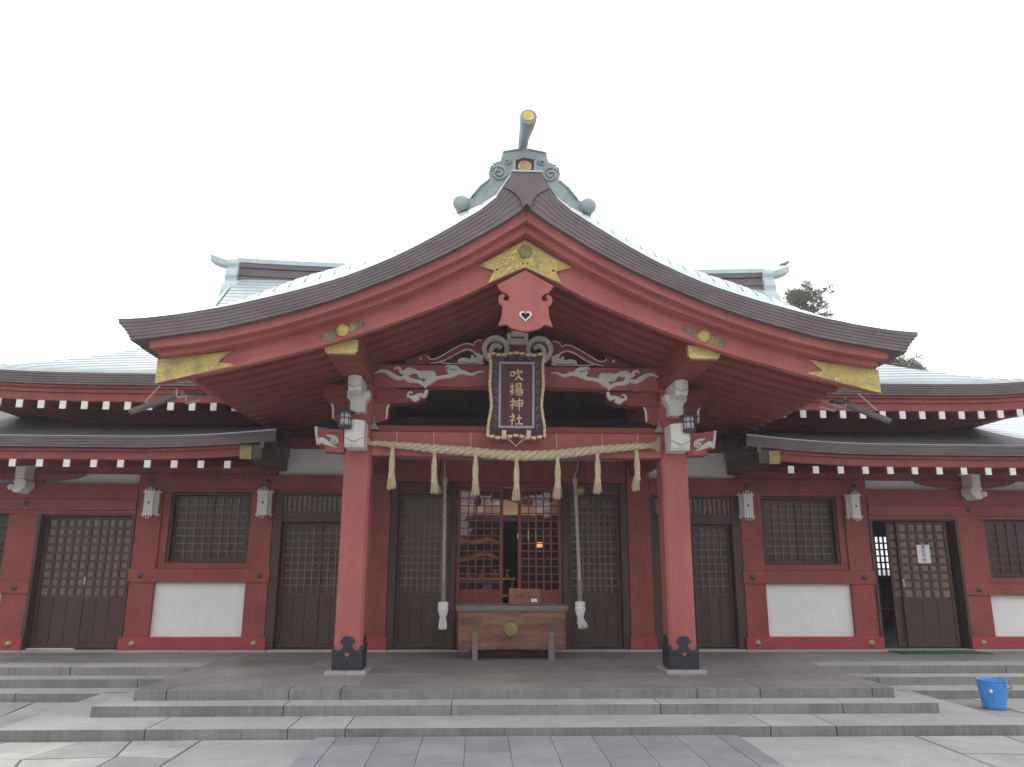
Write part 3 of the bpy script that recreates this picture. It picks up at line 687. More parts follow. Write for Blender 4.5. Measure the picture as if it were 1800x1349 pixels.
for s in (-1, 1):
    MB().prismx([(11.0,3.25),(11.0,3.5),(12.5,3.75),(12.5,3.30)], s*3.60, s*3.66).build('lower_gable_end', BAND, H)
    pm = MB().box(min(s*3.62,s*3.93),max(s*3.62,s*3.93),11.02,12.5,3.09,3.30).build('eave_end_purlin', mat('greenish_bronze_%s' % ('a' if s<0 else 'b'), (.07,.065,.05), (.11,.10,.075), rough=.5, metal=.3, scale=9), H, bevel=.01)
    MB().box(min(s*3.77,s*3.935),max(s*3.77,s*3.935),11.0,11.06,3.085,3.272).build('gilt_end_cap', GOLDO, pm)
    MB().add([(s*3.8,11.2,3.075),(s*11,11.2,3.075),(s*11,12.5,3.30),(s*3.8,12.5,3.30)], [(0,1,2,3)]).build('lower_soffit', RED, H)
r_ = mk_rafter('lower_eave_rafter', 4.13, 11.12, 12.5, 3.015, .20, .086, .100)
for k in range(0, 14):
    x = 4.13+.3775*k
    if k: copy_part(r_, x-4.13)
    copy_part(r_, -x-4.13)

# ------------------------------------------------------------------ porch columns and carpentry
NGROOVE = mat('groove_shade_grey', (.22,.21,.19), (.30,.29,.26), rough=.7)  # grey for groove lines on the noses, crease shade put into colour
for s in (-1, 1):
    cxx = s*2.1
    cm = MB(); h = .175; c = .035
    cm.prismz([(cxx-h+c,10-0.0),(cxx+h-c,10.0),(cxx+h,10.0+c),(cxx+h,10.35-c),(cxx+h-c,10.35),(cxx-h+c,10.35),(cxx-h,10.35-c),(cxx-h,10.0+c)], .36, 3.97)
    col = cm.build('porch_column', RED2, H, bevel=.003)
    sh = MB(); sh.box(cxx-h-.012,cxx+h+.012,9.985,10.365,.352,.56)
    prof = [(432,588),(480,594),(510,610),(535,650),(560,690),(520,690),(503,715),(500,740),(512,775),(540,797),(600,815),(630,805),(640,780),(638,750),(650,735),(675,732),(685,760)]
    k_ = .387/(2*253); pr = [((a-432)*k_, .352+.0+(1115-b)*.00076) for a,b in prof]
    sh.prism([(cxx+a,b) for a,b in pr]+[(cxx+.187,.53),(cxx-.187,.53)]+[(cxx-a,b) for a,b in pr[:0:-1]], 9.975, 9.99)
    sh.prismx([(10.175+a,b) for a,b in pr]+[(10.175+.187,.53),(10.175-.187,.53)]+[(10.175-a,b) for a,b in pr[:0:-1]], cxx-s*(h+.003), cxx-s*(h+.016))
    sh = sh.build('iron_shoe', IRON, col, bevel=.002)
    MB().prism([(cxx+a*.5, .535+b*.5) for a,b in hr], 9.968, 9.976).build('heart_cutout', RED2, sh)
    pd = MB().box(cxx-.25,cxx-.002,9.88,10.45,.31,.352).box(cxx+.002,cxx+.25,9.88,10.45,.31,.352).build('column_plinth', STONE, H, bevel=.006)
    # forward facing white beam noses
    def nose(zc, wd_, ht, y0, y1, m_):
        x0, x1 = cxx-wd_/2, cxx+wd_/2
        m_.add([(x0,y1,zc+ht/2),(x1,y1,zc+ht/2),(x1,y1,zc-ht/2),(x0,y1,zc-ht/2),
                (x0,y0+.035,zc+ht/2-.01),(cxx,y0,zc+ht/2),(x1,y0+.035,zc+ht/2-.01),
                (x0,y0+.03,zc-ht*.14),(cxx,y0-.004,zc-ht*.33),(x1,y0+.03,zc-ht*.14),
                (x0,y0+.075,zc-ht/2),(cxx,y0+.06,zc-ht/2),(x1,y0+.075,zc-ht/2)],
               [(0,4,5,6,1),(4,7,8,5),(5,8,9,6),(7,10,11,8),(8,11,12,9),(0,3,10,7,4),(1,6,9,12,2),(3,2,12,11,10)])
        return m_
    z_ = lambda y_, Y: U(620, y_, Y).z
    nose(3.245, .25, .35, 9.62, 10.0, MB()).build('white_beam_nose', WPAINT, col, bevel=.006)
    gv_ = MB(); zc_, h_ = 3.245, .35
    gv_.tube([(cxx-.126,9.648,zc_-h_*.14),(cxx,9.613,zc_-h_*.33),(cxx+.126,9.648,zc_-h_*.14)], .0045, 5).tube([(cxx-.126,9.684,zc_-h_*.42),(cxx,9.668,zc_-h_*.44),(cxx+.126,9.684,zc_-h_*.42)], .004, 5)
    gv_.build('groove_shade_line', NGROOVE, col)
    gv_ = MB(); zc_, h_ = 3.865, .20
    gv_.tube([(cxx-.083,9.468,zc_-h_*.14),(cxx,9.433,zc_-h_*.33),(cxx+.083,9.468,zc_-h_*.14)], .004, 5)
    gv_.build('groove_shade_line', NGROOVE, col)
    nose(3.865, .165, .20, 9.44, 10.0, MB()).build('white_beam_nose', WPAINT, col, bevel=.006)
    n2 = MB(); hw = .13
    n2.prism([(cxx-.15,3.835),(cxx-.15,3.75),(cxx-.115,3.72),(cxx-.095,3.68),(cxx-.095,3.55),(cxx+.095,3.55),(cxx+.095,3.68),(cxx+.115,3.72),(cxx+.15,3.75),(cxx+.15,3.835)], 9.80, 9.99)
    n2.build('bracket_arm_front', WPAINT, col, bevel=.006)
    # bracket arms to both sides
    bk = MB(); arm = [(.16,3.80),(.44,3.80),(.44,3.74),(.385,3.69),(.36,3.63),(.36,3.50),(.30,3.44),(.0,3.42),(-.30,3.44),(-.36,3.50),(-.36,3.63),(-.385,3.69),(-.44,3.74),(-.44,3.80),(-.16,3.80),(-.17,3.70),(.17,3.70)]
    bk.prism([(cxx+a,b) for a,b in [(.44,3.80),(.44,3.74),(.385,3.69),(.36,3.63),(.36,3.50),(.26,3.455),(.0,3.44),(-.26,3.455),(-.36,3.50),(-.36,3.63),(-.385,3.69),(-.44,3.74),(-.44,3.80)]], 10.03, 10.25)
    bk.build('bracket_arm', RED, H, bevel=.006)
    MB().box(cxx-.5,cxx+.5,10.02,10.26,3.803,3.96).build('bracket_plate', RED, H, bevel=.006)
    we = MB()
    for d in (-1,1): we.ribbon([(cxx+d*.385,3.705,.02),(cxx+d*.36,3.65,.03),(cxx+d*.357,3.56,.025),(cxx+d*.352,3.50,.02)], 10.018, 10.03)
    we.build('bracket_edge_paint', WPAINT, H)
    # outward nose with a wave carving
    o0 = lambda a, b: (U(540+a/8.43, 640+b/8.43, 9.98).x, U(540+a/8.43, 640+b/8.43, 9.98).z)
    outl = [(115,930),(240,940),(330,962),(530,972),(545,1310),(240,1297),(275,1205),(150,1200)]
    pp = [o0(*p) for p in outl]; dx = -2.275-pp[4][0]
    fx = lambda x: (-(x+dx)*s if s > 0 else (x+dx))
    nn = MB().prism([(fx(a),b) for a,b in pp], 9.98, 10.22).build('side_beam_nose', RED2, col, bevel=.004)
    cv = MB(); K = 1/8.43/FPX*10.4
    def rib(m_, lst, Y=9.95, sc=K, fn=o0, fxx=None):
        fxx = fxx or fx
        m_.ribbon([(fxx(fn(a,b)[0]), fn(a,b)[1], w_*sc) for a,b,w_ in lst], Y, Y+.03, 4)
    rib(cv, [(132,930,44),(142,1060,40),(158,1195,34)], 9.957); rib(cv, [(160,1150,90),(220,1130,95),(290,1165,75),(350,1200,40),(400,1225,22),(445,1233,6)], 9.953)
    rib(cv, [(285,1055,10),(320,1065,34),(390,1080,44),(440,1110,44),(452,1150,30),(420,1180,28),(380,1190,20)], 9.949); rib(cv, [(350,1110,12),(365,1130,28),(400,1120,30),(430,1100,20)], 9.945); rib(cv, [(300,1165,40),(350,1160,30),(400,1150,20),(430,1130,14)], 9.955)
    cv.build('wave_carving', CARVE, nn)
# white stripe strip is skipped where the lantern hangs
# tie beams between the columns
tb = MB().box(-1.93,1.93,10.01,10.26,3.01,3.335).build('tie_beam', RED2, H, bevel=.012)
MB().box(-1.93,1.93,10.05,10.30,3.34,3.425).build('tie_beam_cap', RED, H, bevel=.008)
kb = [(-1.93,4.25),(1.93,4.25),(1.93,3.93),(1.32,3.93),(1.22,3.935),(1.10,3.955),(0,3.965),(-1.10,3.955),(-1.22,3.935),(-1.32,3.93),(-1.93,3.93)]
MB().prism(kb, 10.0, 10.24).box(-1.12,1.12,9.985,10.0,3.965,3.99).build('rainbow_beam', RED2, H, bevel=.008)
z1f = lambda a, b: (U(640+a/7.826, 590+b/7.826, 9.98).x, U(640+a/7.826, 590+b/7.826, 9.98).z)
K1 = 1.18/7.826/FPX*10.4
offs = -1.93-z1f(110,500)[0]+.02
for s in (-1, 1):
    fx = (lambda x: x+offs) if s < 0 else (lambda x: -(x+offs))
    arm2 = MB().prism([(fx(z1f(a,b)[0]), z1f(a,b)[1]) for a,b in ((120,735),(835,735),(790,868),(660,915),(540,905),(530,925),(120,925))], 10.0, 10.22).build('lower_bracket_beam', RED, H, bevel=.005)
    cc = MB(); Y0 = 9.975; rr = lambda lst, dy=0: cc.ribbon([(fx(z1f(a,b)[0]), z1f(a,b)[1], w_*K1) for a,b,w_ in lst], Y0-dy, Y0+.03, 4)
    rr([(90,522,3),(140,498,26),(200,482,38),(270,500,52),(330,540,64),(400,580,58),(460,585,48),(530,560,50)])
    rr([(365,470,14),(385,445,20),(420,440,26),(455,458,24),(440,490,26),(470,505,50),(520,500,70)], .006)
    rr([(500,505,60),(560,490,88),(620,485,70),(680,505,48),(740,530,90),(810,540,110),(880,535,90),(930,555,60)], .010)
    rr([(520,520,50),(530,570,70),(570,608,66),(640,622,50),(700,632,46),(745,655,50),(780,690,34),(787,728,3)], .004)
    rr([(790,715,20),(805,660,70),(850,625,80),(900,595,70),(960,580,48),(1040,568,44),(1110,560,50),(1180,525,70),(1250,505,58),(1320,503,52),(1380,525,44),(1440,532,36),(1500,508,24),(1560,495,16),(1620,506,3)], .002)
    rr([(1065,450,12),(1080,425,18),(1115,415,24),(1140,435,30),(1100,475,26),(1120,500,40),(1170,500,70)], .010)
    rr([(1130,440,30),(1180,432,46),(1230,450,50),(1262,480,44),(1265,515,30)], .013)
    rr([(690,545,12),(705,572,16),(740,585,20),(765,570,26)], .012)
    for (a, b, r_0) in ((560,480,34),(640,490,28),(770,515,30),(880,520,36),(830,560,30),(1195,470,30),(1240,470,20),(420,455,14)):
        c0 = z1f(a,b); pts = [(fx(c0[0])+r_0*K1*(1-k/22)*math.cos(k*.55)*(-s), Y0-.014, c0[1]+r_0*K1*(1-k/22)*math.sin(k*.55)) for k in range(21)]
        cc.tube(pts, .0045, 5)
    cc.build('cloud_carving', CARVE, H)
    cc = MB(); rr([(560,850,26),(548,820,24),(570,785,22),(605,782,16),(615,805,12)], .006); rr([(560,830,34),(610,850,40),(670,830,50),(730,815,50),(775,830,54),(800,780,44),(812,745,40)]); rr([(600,860,24),(650,885,50),(700,850,50)], .003)
    cc.build('tip_carving', CARVE, arm2)
    # small metal lamp-shaped cap left on top of the tie beam
    p = U(648,758,9.98); q_ = U(659,731,9.98) 
    bx_ = s*1.905
    MB().lathe([(.068,0),(.06,.03),(.035,.075),(.012,.10),(.010,.20),(.0,.205)], (bx_,10.0,3.355), 14).build('beam_top_socket', mat('socket_grey_%s' % ('a' if s<0 else 'b'), (.28,.25,.24), (.36,.33,.31), rough=.5), H, smooth=True)
# frog-leg strut above the rainbow beam
SY = 10.03
sgm = 0.0
for s in (-1, 1):
    offk = -(U(868,614,SY).x+U(945,614,SY).x)/2
    fx = (lambda x: x+offk) if s < 0 else (lambda x: -(x+offk))
    z2 = lambda a, b: (U(640+a/7.826, 590+b/7.826, SY).x, U(640+a/7.826, 590+b/7.826, SY).z)
    wing = [(530,395),(560,335),(640,320),(690,280),(740,270),(790,240),(840,238),(862,270),(855,300),(900,325),(960,318),(1060,270),(1180,200),(1290,140),(1360,118),(1430,120),(1480,135),(1510,95),(1570,70),(1610,80),(1610,250),(1500,240),(1440,205),(1360,205),(1250,260),(1120,335),(1020,370),(880,395)]
    wl = MB().prism([(fx(z2(a,b)[0]), z2(a,b)[1]) for a,b in wing], SY, SY+.12).build('strut_wing', RED, H, bevel=.004)
    wt = MB(); rr2 = lambda lst, dy=0, dep=.03: wt.ribbon([(fx(z2(a,b)[0]), z2(a,b)[1], w_*K1) for a,b,w_ in lst], SY-.012-dy, SY-.012-dy+dep, 4)
    rr2([(855,285,22),(865,315,16),(910,325,14),(970,318,14),(1060,270,14),(1180,200,14),(1290,140,14),(1360,115,14),(1430,115,14),(1480,135,14),(1500,95,14),(1550,68,14),(1600,70,14)])
    rr2([(880,385,6),(1000,368,14),(1120,325,14),(1250,250,16),(1360,198,18),(1440,200,18),(1500,235,18),(1540,265,14)], .002)
    rr2([(735,315,26),(752,318,30),(770,318,26)], .003)
    rr2([(1270,378,10),(1290,345,50),(1360,335,60),(1430,350,50),(1470,300,40),(1450,270,22)], 0, .05); rr2([(1380,370,40),(1470,370,50),(1560,350,60),(1560,280,50),(1500,250,30)], .004, .05)
    rr2([(1030,375,10),(1120,385,14),(1250,388,14),(1400,388,20),(1620,385,26)], .004); rr2([(1420,350,20),(1500,330,30),(1540,290,30)], .010); rr2([(1560,385,30),(1600,330,30),(1590,270,26)],.008)
    wt.build('strut_carving', CARVE, wl)
    c0 = (U(868,614,SY).x+offk)*(1 if s < 0 else -1); zc = U(868,614,SY).z; kk = 10.2/FPX
    rg = MB(); pts = []
    for k in range(37):
        an = -math.pi*.40+2*math.pi*.93*k/36
        pts.append((c0+(-s if s < 0 else -1)*0+math.cos(an)*20.5*kk*(-1 if s<0 else 1)*-1, zc+math.sin(an)*20.5*kk, 9.5*kk))
    rg.ribbon(pts, SY-.04, SY+.06, 1)
    rg.ribbon([(c0+x_*kk*s, zc+y_*kk, w_*kk) for x_,y_,w_ in ((6,-22,8),(9,-8,9),(6,3,10),(-2,7,9),(-10,2,7))], SY-.03, SY+.03, 4)
    rg.build('strut_ring', CARVE, H)
kk = 10.2/FPX; zc = U(906,614,SY).z
cn = MB().box(-19*kk,19*kk,SY-.03,SY+.1,zc+8*kk,zc+15*kk).box(-19*kk,-12*kk,SY-.035,SY+.1,zc+14.5*kk,zc+29*kk).box(12*kk,19*kk,SY-.035,SY+.1,zc+14.5*kk,zc+29*kk).box(-12*kk,12*kk,SY-.032,SY+.1,zc+14.6*kk,zc+19*kk).box(-11*kk,11*kk,SY-.05,SY+.12,zc+23*kk,zc+37*kk)
cn.build('strut_crown', CARVE, H, bevel=.006)
MB().box(-19*kk,19*kk,SY,SY+.1,zc-8*kk,zc+8*kk).box(-12*kk,12*kk,SY-.0,SY+.1,zc+17*kk,zc+24*kk).build('strut_centre', RED, H)
# cross beams from the columns back to the wall
both(lambda m_: m_.box(1.98,2.22,10.36,12.45,3.06,3.34), 'porch_side_beam', RED, bevel=.01)
# rear inner rainbow beam, porch shade put into its dark colour
MB().box(-1.9,1.9,12.15,12.4,3.46,3.95).build('inner_beam', mat('inner_beam_shade', (.055,.035,.045), (.085,.055,.065), rough=.6), H, bevel=.01)
MB().box(-4.1,4.1,12.5,12.7,3.62,5.3).build('gable_backing_wall', mat('gable_shade_boards', (.06,.038,.055), (.09,.058,.08), rough=.8), H)  # deep gable shade put into the board colour
MB().box(-1.97,1.97,10.84,10.96,3.39,3.50).build('bell_beam', RED, H, bevel=.004)

# ------------------------------------------------------------------ facade at Y 12.5
YW = 12.5
def fbox(s, a, b, *r): return (min(s*a,s*b), max(s*a,s*b))+tuple(r)
# rear pillars
for s in (-1, 1):
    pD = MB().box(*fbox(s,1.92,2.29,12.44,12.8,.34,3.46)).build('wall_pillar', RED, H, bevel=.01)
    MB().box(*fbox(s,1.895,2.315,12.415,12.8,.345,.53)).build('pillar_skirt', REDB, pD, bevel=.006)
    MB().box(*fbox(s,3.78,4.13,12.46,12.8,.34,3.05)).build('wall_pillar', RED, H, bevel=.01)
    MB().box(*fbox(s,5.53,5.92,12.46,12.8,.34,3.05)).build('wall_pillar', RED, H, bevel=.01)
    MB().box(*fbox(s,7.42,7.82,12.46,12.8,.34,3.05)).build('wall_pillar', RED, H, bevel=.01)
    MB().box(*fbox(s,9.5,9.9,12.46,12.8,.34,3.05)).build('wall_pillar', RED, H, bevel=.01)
    # base stones, sill, rail, panel
    bs = MB()
    for a, b in ((.6,1.88),(1.884,2.34),(2.344,3.72),(3.724,5.0),(5.004,5.99),(5.994,7.36),(7.364,9.9)): bs.box(*fbox(s,a+.002,b-.002,12.40 if b not in (5.99,5.0) else 12.385,12.55,.3,.345))
    bs.build('base_stone_course', STONE, H, bevel=.004)
    sill = MB().box(*fbox(s,3.74,5.95,12.405,12.7,.347,.53)).build('sill_beam', REDB, H, bevel=.008)
    rail = MB().box(*fbox(s,3.755,5.925,12.425,12.7,1.342,1.548)).build('waist_rail', RED, H, bevel=.008)
    MB().box(*fbox(s,4.13,5.53,12.53,12.7,.53,1.342)).build('plaster_panel', PLASTER, H)
    sill2 = MB().box(*fbox(s,7.38,9.9,12.405,12.7,.347,.53)).build('sill_beam', REDB, H, bevel=.008)
    rail2 = MB().box(*fbox(s,7.40,9.9,12.425,12.7,1.17,1.345)).build('waist_rail', RED, H, bevel=.008)
    MB().box(*fbox(s,7.82,9.5,12.53,12.7,.53,1.17)).build('plaster_panel', PLASTER, H)
    def boss(par, x, z, y=12.425):
        MB().lathe([(.047,0),(.047,-.010),(.036,-.014),(.034,-.022),(.018,-.03),(.0,-.034)], (x,y,z), 18, 'y').build('nail_cover', BRASS if z < 1 else DKMETAL, par, smooth=False)
    for x in (3.91, 5.74): boss(sill, s*x, .435, 12.405); boss(rail, s*x, 1.445)
    boss(sill2, s*7.56, .435, 12.405); boss(rail2, s*7.62, 1.26)
    # beams over the openings
    nb = MB().box(*fbox(s,2.29,5.92,12.43,12.75,2.785,3.02)).build('lintel_beam', RED, H, bevel=.006)
    MB().box(*fbox(s,2.29,5.92,12.45,12.7,2.745,2.783)).build('lintel_trim', RED, H)
    for x in (3.9,5.72): boss(nb, s*x, 2.90, 12.43)
    nb2 = MB().box(*fbox(s,5.924,9.9,12.44,12.75,2.61,2.865)).build('lintel_beam', RED, H, bevel=.006)
    MB().box(*fbox(s,5.924,9.9,12.42,12.75,2.44,2.607)).build('door_head_beam', RED, H, bevel=.006)
    MB().box(*fbox(s,5.924,9.9,12.452,12.75,2.385,2.438)).build('door_head_trim', RED, H)
    boss(nb2, s*7.62, 2.535, 12.415)
    MB().box(*fbox(s,5.93,9.9,12.54,12.7,2.865,3.02)).build('plaster_strip', PLASTER, H)
    MB().box(*fbox(s,3.76,11,12.455,12.7,3.022,3.24)).build('wall_plate', RED, H, bevel=.006)
    MB().box(*fbox(s,2.29,3.76,12.54,12.7,3.022,3.46)).build('plaster_panel', PLASTER, H)
    MB().box(*fbox(s,1.9,4.4,12.42,12.55,3.463,3.62)).build('wall_plate', RED, H)
    # boat-shaped bracket and white nose on the outer pillar
    b_ = MB().prism([(s*(7.62+a),z) for a,z in ((-.85,3.02),(.85,3.02),(.85,2.98),(.70,2.935),(.4,2.90),(-.4,2.90),(-.70,2.935),(-.85,2.98))], 12.40, 12.46).build('boat_bracket', RED, H, bevel=.004)
    wn = MB(); c7 = s*7.62
    wn.box(c7-.125,c7+.125,12.10,12.4,3.09,3.19); wn.box(c7-.075,c7+.075,12.12,12.4,2.90,3.092)
    wn.build('white_bracket_block', WPAINT, b_, bevel=.02)
    wn = MB(); 
    wn.prism([(c7-s*.08,2.90),(c7+s*.08-s*.02,2.90),(c7+s*.08,2.86),(c7+s*.06,2.80),(c7+s*.10,2.74),(c7+s*.06,2.69),(c7-s*.03,2.685),(c7-s*.05,2.72),(c7-s*.11,2.78),(c7-s*.11,2.86)][::1], 12.12, 12.40)
    wn.build('white_beam_nose', WPAINT, b_, bevel=.012)
    wn = MB()
    cxn = c7-s*0.10+s*.20
    pts = [(cxn-s*(.045*(1-k/26))*math.cos(k*.5), 12.11, 2.765+.045*(1-k/26)*math.sin(k*.5)) for k in range(24)]
    wn.tube(pts, .012, 6).build('nose_curl', WPAINT, b_, smooth=True)

def lattice(m_, x0, x1, z0, z1, nc, nr, y, bw=.018, dp=.02, skipv=0, bv=None):
    for i in range(1, nc): 
        x = x0+(x1-x0)*i/nc; m_.box(x-(bv or bw)/2, x+(bv or bw)/2, y-.003, y+dp, z0, z1)
    for j in range(1, nr):
        z = z0+(z1-z0)*j/nr; m_.box(x0, x1, y, y+dp-.003, z-bw/2, z+bw/2)
    return m_
def leaf(x0, x1, z0, z1, zl, Y, nc, nr, st=.07, np_=3, wood=WOOD, board=WOODP, pane=PANE, name='sliding_door', bw=.03, label=None, handle=None):
    fr = MB().box(x0,x0+st,Y,Y+.04,z0,z1).box(x1-st,x1,Y,Y+.04,z0,z1).box(x0+st,x1-st,Y+.001,Y+.039,z1-st,z1).box(x0+st,x1-st,Y+.001,Y+.039,z0,z0+st*1.3)
    if zl > z0+.2: fr.box(x0+st,x1-st,Y+.001,Y+.039,zl-st,zl)
    d = fr.build(name, wood, H, bevel=.003, label=label)
    lattice(MB(), x0+st, x1-st, zl, z1-st, nc, nr, Y+.004, bw).build('lattice', WOODL if (wood is WOOD and bw < .03) else wood, d)
    pn = MB(); rw = random.Random(int(abs(x0)*1000)+nc)
    for i in range(nc):
        for j in range(nr):
            xa = x0+st+(x1-x0-2*st)*i/nc; xb = x0+st+(x1-x0-2*st)*(i+1)/nc; za = zl+(z1-st-zl)*j/nr; zb = zl+(z1-st-zl)*(j+1)/nr
            k_ = .0007 if pane is PANE else .0005; ex = rw.uniform(-k_,k_); ez = rw.uniform(-k_,k_); e = [-ex-ez, ex-ez, ex+ez, -ex+ez]
            pn.add([(xa,Y+.028+e[0],za),(xb,Y+.028+e[1],za),(xb,Y+.028+e[2],zb),(xa,Y+.028+e[3],zb)], [(0,1,2,3)])
    pn.build('pane', PANEW if (pane is PANE and bw < .035) else pane, d)
    if zl > z0+.2:
        bd = MB(); 
        for k in range(np_):
            a = x0+st+(x1-x0-2*st)*k/np_; b = x0+st+(x1-x0-2*st)*(k+1)/np_
            bd.box(a+.004,b-.004,Y+.012,Y+.034,z0+st*1.3,zl-st)
        bd.box(x0+st,x1-st,Y+.020,Y+.033,z0+st*1.3,zl-st)
        bd.build('lower_boards', board, d, bevel=.003)
    if handle: MB().box(handle-.012,handle+.012,Y-.012,Y-.001,1.30,1.42).build('door_handle', mat('handle_steel', (.55,.54,.52), rough=.35, metal=.6), d, bevel=.003)
    return d
# left outer door (pair, closed), frame and threshold
def dframe(x0, x1, z0, z1, name='door_frame', t=.05):
    return MB().box(x0,x0+t,12.44,12.7,z0,z1).box(x1-t,x1,12.44,12.7,z0,z1).box(x0+t,x1-t,12.47,12.7,z1-t*.6,z1).build(name, WOOD, H, bevel=.003)
dframe(-7.42,-5.92,.34,2.385)
leaf(-7.36,-6.62,.36,2.35,1.14,12.60,5,9,.05,3, bw=.042)
leaf(-6.67,-5.97,.36,2.35,1.14,12.555,5,9,.05,3, bw=.042, handle=-6.63)
MB().box(-7.36,-6.65,12.52,12.58,.345,.362).build('door_track', CREAM, H)
dframe(5.92,7.42,.34,2.385)
leaf(6.28,6.98,.36,2.35,1.14,12.60,5,9,.05,3, bw=.042)
leaf(6.42,7.28,.36,2.35,1.14,12.555,5,9,.05,3, bw=.042, handle=6.45)
# windows
for s in (-1, 1):
    wf = MB().box(*fbox(s,5.42,5.53,12.50,12.7,1.548,2.745)).box(*fbox(s,4.13,4.15,12.50,12.7,1.548,2.745)).box(*fbox(s,4.15,5.42,12.50,12.7,1.548,1.64)).build('window_surround', RED, H, bevel=.004)
    MB().box(*fbox(s,5.38,5.415,12.53,12.7,1.645,2.74)).box(*fbox(s,4.16,4.19,12.53,12.7,1.645,2.74)).box(*fbox(s,4.195,5.375,12.54,12.7,2.70,2.74)).box(*fbox(s,4.195,5.375,12.54,12.7,1.645,1.665)).build('window_frame', WOOD, wf)
    a, b = sorted((s*4.2, s*5.37)); mid = (a+b)/2-.04*s
    for k, (p0, p1, yy) in enumerate(((a, mid+.03, 12.61 if s < 0 else 12.56), (mid-.03, b, 12.56 if s < 0 else 12.61))):
        leaf(p0, p1, 1.667, 2.695, 1.70, yy, 4, 8, .035, 1, name='sliding_window', bw=.022)
    # outer windows
    wf = MB().box(*fbox(s,7.82,7.90,12.50,12.7,1.345,2.385)).box(*fbox(s,9.42,9.5,12.50,12.7,1.345,2.385)).box(*fbox(s,7.90,9.42,12.50,12.7,1.345,1.44)).build('window_surround', RED, H, bevel=.004)
    MB().box(*fbox(s,7.905,7.93,12.53,12.7,1.445,2.38)).box(*fbox(s,7.935,9.4,12.53,12.7,1.445,1.465)).build('window_frame', WOOD, wf)
    a, b = sorted((s*7.94, s*9.41)); mid = (a+b)/2
    leaf(a, mid+.03, 1.467, 2.375, 1.50, 12.56, 4, 7, .035, 1, name='sliding_window', bw=.03)
    leaf(mid-.03, b, 1.467, 2.375, 1.50, 12.61, 4, 7, .035, 1, name='sliding_window', bw=.03)
    # side bay doors with a slatted transom
    f_ = MB().box(*fbox(s,3.64,3.775,12.47,12.7,.35,2.745)).box(*fbox(s,2.295,2.38,12.47,12.7,.35,2.745)).box(*fbox(s,2.385,3.635,12.48,12.7,2.28,2.44)).box(*fbox(s,2.385,3.635,12.49,12.7,2.70,2.745)).build('door_frame', WOOD, H, bevel=.004)
    tm = MB(); n_ = 16
    for k in range(n_):
        x = 2.42+1.2*k/(n_-1); tm.box(*fbox(s,x-.022,x+.022,12.52,12.545,2.445,2.695))
    tm.build('transom_slats', GREYW, f_)
    MB().box(*fbox(s,2.39,3.63,12.57,12.58,2.445,2.695)).build('transom_pane', PANE, f_)
    a, b = sorted((s*2.39, s*3.63)); mid = (a+b)/2
    leaf(a, mid+.03, .36, 2.275, 1.18, 12.60 if s < 0 else 12.55, 5, 9, .05, 3, bw=.022)
    leaf(mid-.03, b, .36, 2.275, 1.18, 12.55 if s < 0 else 12.60, 5, 9, .05, 3, bw=.022)
    # centre bay brown doors
    MB().box(*fbox(s,1.80,1.915,12.46,12.7,.35,2.93)).box(*fbox(s,.86,.94,12.46,12.7,.35,2.93)).box(*fbox(s,.945,1.795,12.48,12.7,2.74,2.93)).build('door_frame', WOOD, H, bevel=.004)
    a, b = sorted((s*.945, s*1.795))
    leaf(a, b, .36, 2.735, 1.19, 12.53, 8, 13, .06, 4, bw=.026)
MB().box(-1.90,1.90,12.42,12.7,2.935,3.285).build('centre_lintel', RED, H, bevel=.008)
MB().box(-1.90,1.90,12.54,12.7,3.285,3.46).build('plaster_strip', PLASTER, H)
# red lattice doors, glazed
for (a, b, yy) in ((-.85,-.10,12.60),(.14,.855,12.56)):
    leaf(a, b, .36, 2.86, 1.24, yy, 5 if a < 0 else 5, 13, .055, 2, wood=REDI, board=REDI, pane=GLASSC, name='glazed_door', bw=.018)
MB().box(-.86,.86,12.54,12.7,2.865,2.932).build('door_head_trim', REDI, H)
MB().box(-.86,.86,12.42,12.7,.34,.358).build('door_threshold', WOOD, H)
# interior shell
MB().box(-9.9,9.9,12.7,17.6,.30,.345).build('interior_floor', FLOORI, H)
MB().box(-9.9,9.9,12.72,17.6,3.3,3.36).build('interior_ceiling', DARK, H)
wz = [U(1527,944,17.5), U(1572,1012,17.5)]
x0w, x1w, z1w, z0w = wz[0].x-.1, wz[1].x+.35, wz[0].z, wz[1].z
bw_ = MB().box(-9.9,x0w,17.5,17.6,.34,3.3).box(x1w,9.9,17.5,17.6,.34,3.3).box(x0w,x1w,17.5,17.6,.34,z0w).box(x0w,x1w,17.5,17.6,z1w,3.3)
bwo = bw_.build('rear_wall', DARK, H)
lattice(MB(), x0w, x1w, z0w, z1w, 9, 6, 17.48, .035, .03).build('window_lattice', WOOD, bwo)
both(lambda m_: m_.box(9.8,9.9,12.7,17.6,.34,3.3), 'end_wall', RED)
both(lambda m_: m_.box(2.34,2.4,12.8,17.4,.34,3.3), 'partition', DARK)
# eave fill so that no sky shows between wall top and roof
both(lambda m_: m_.box(4.0,7.4,12.7,12.8,3.2,4.6).box(7.3,7.4,12.79,19,3.2,4.6), 'upper_wall', RED)

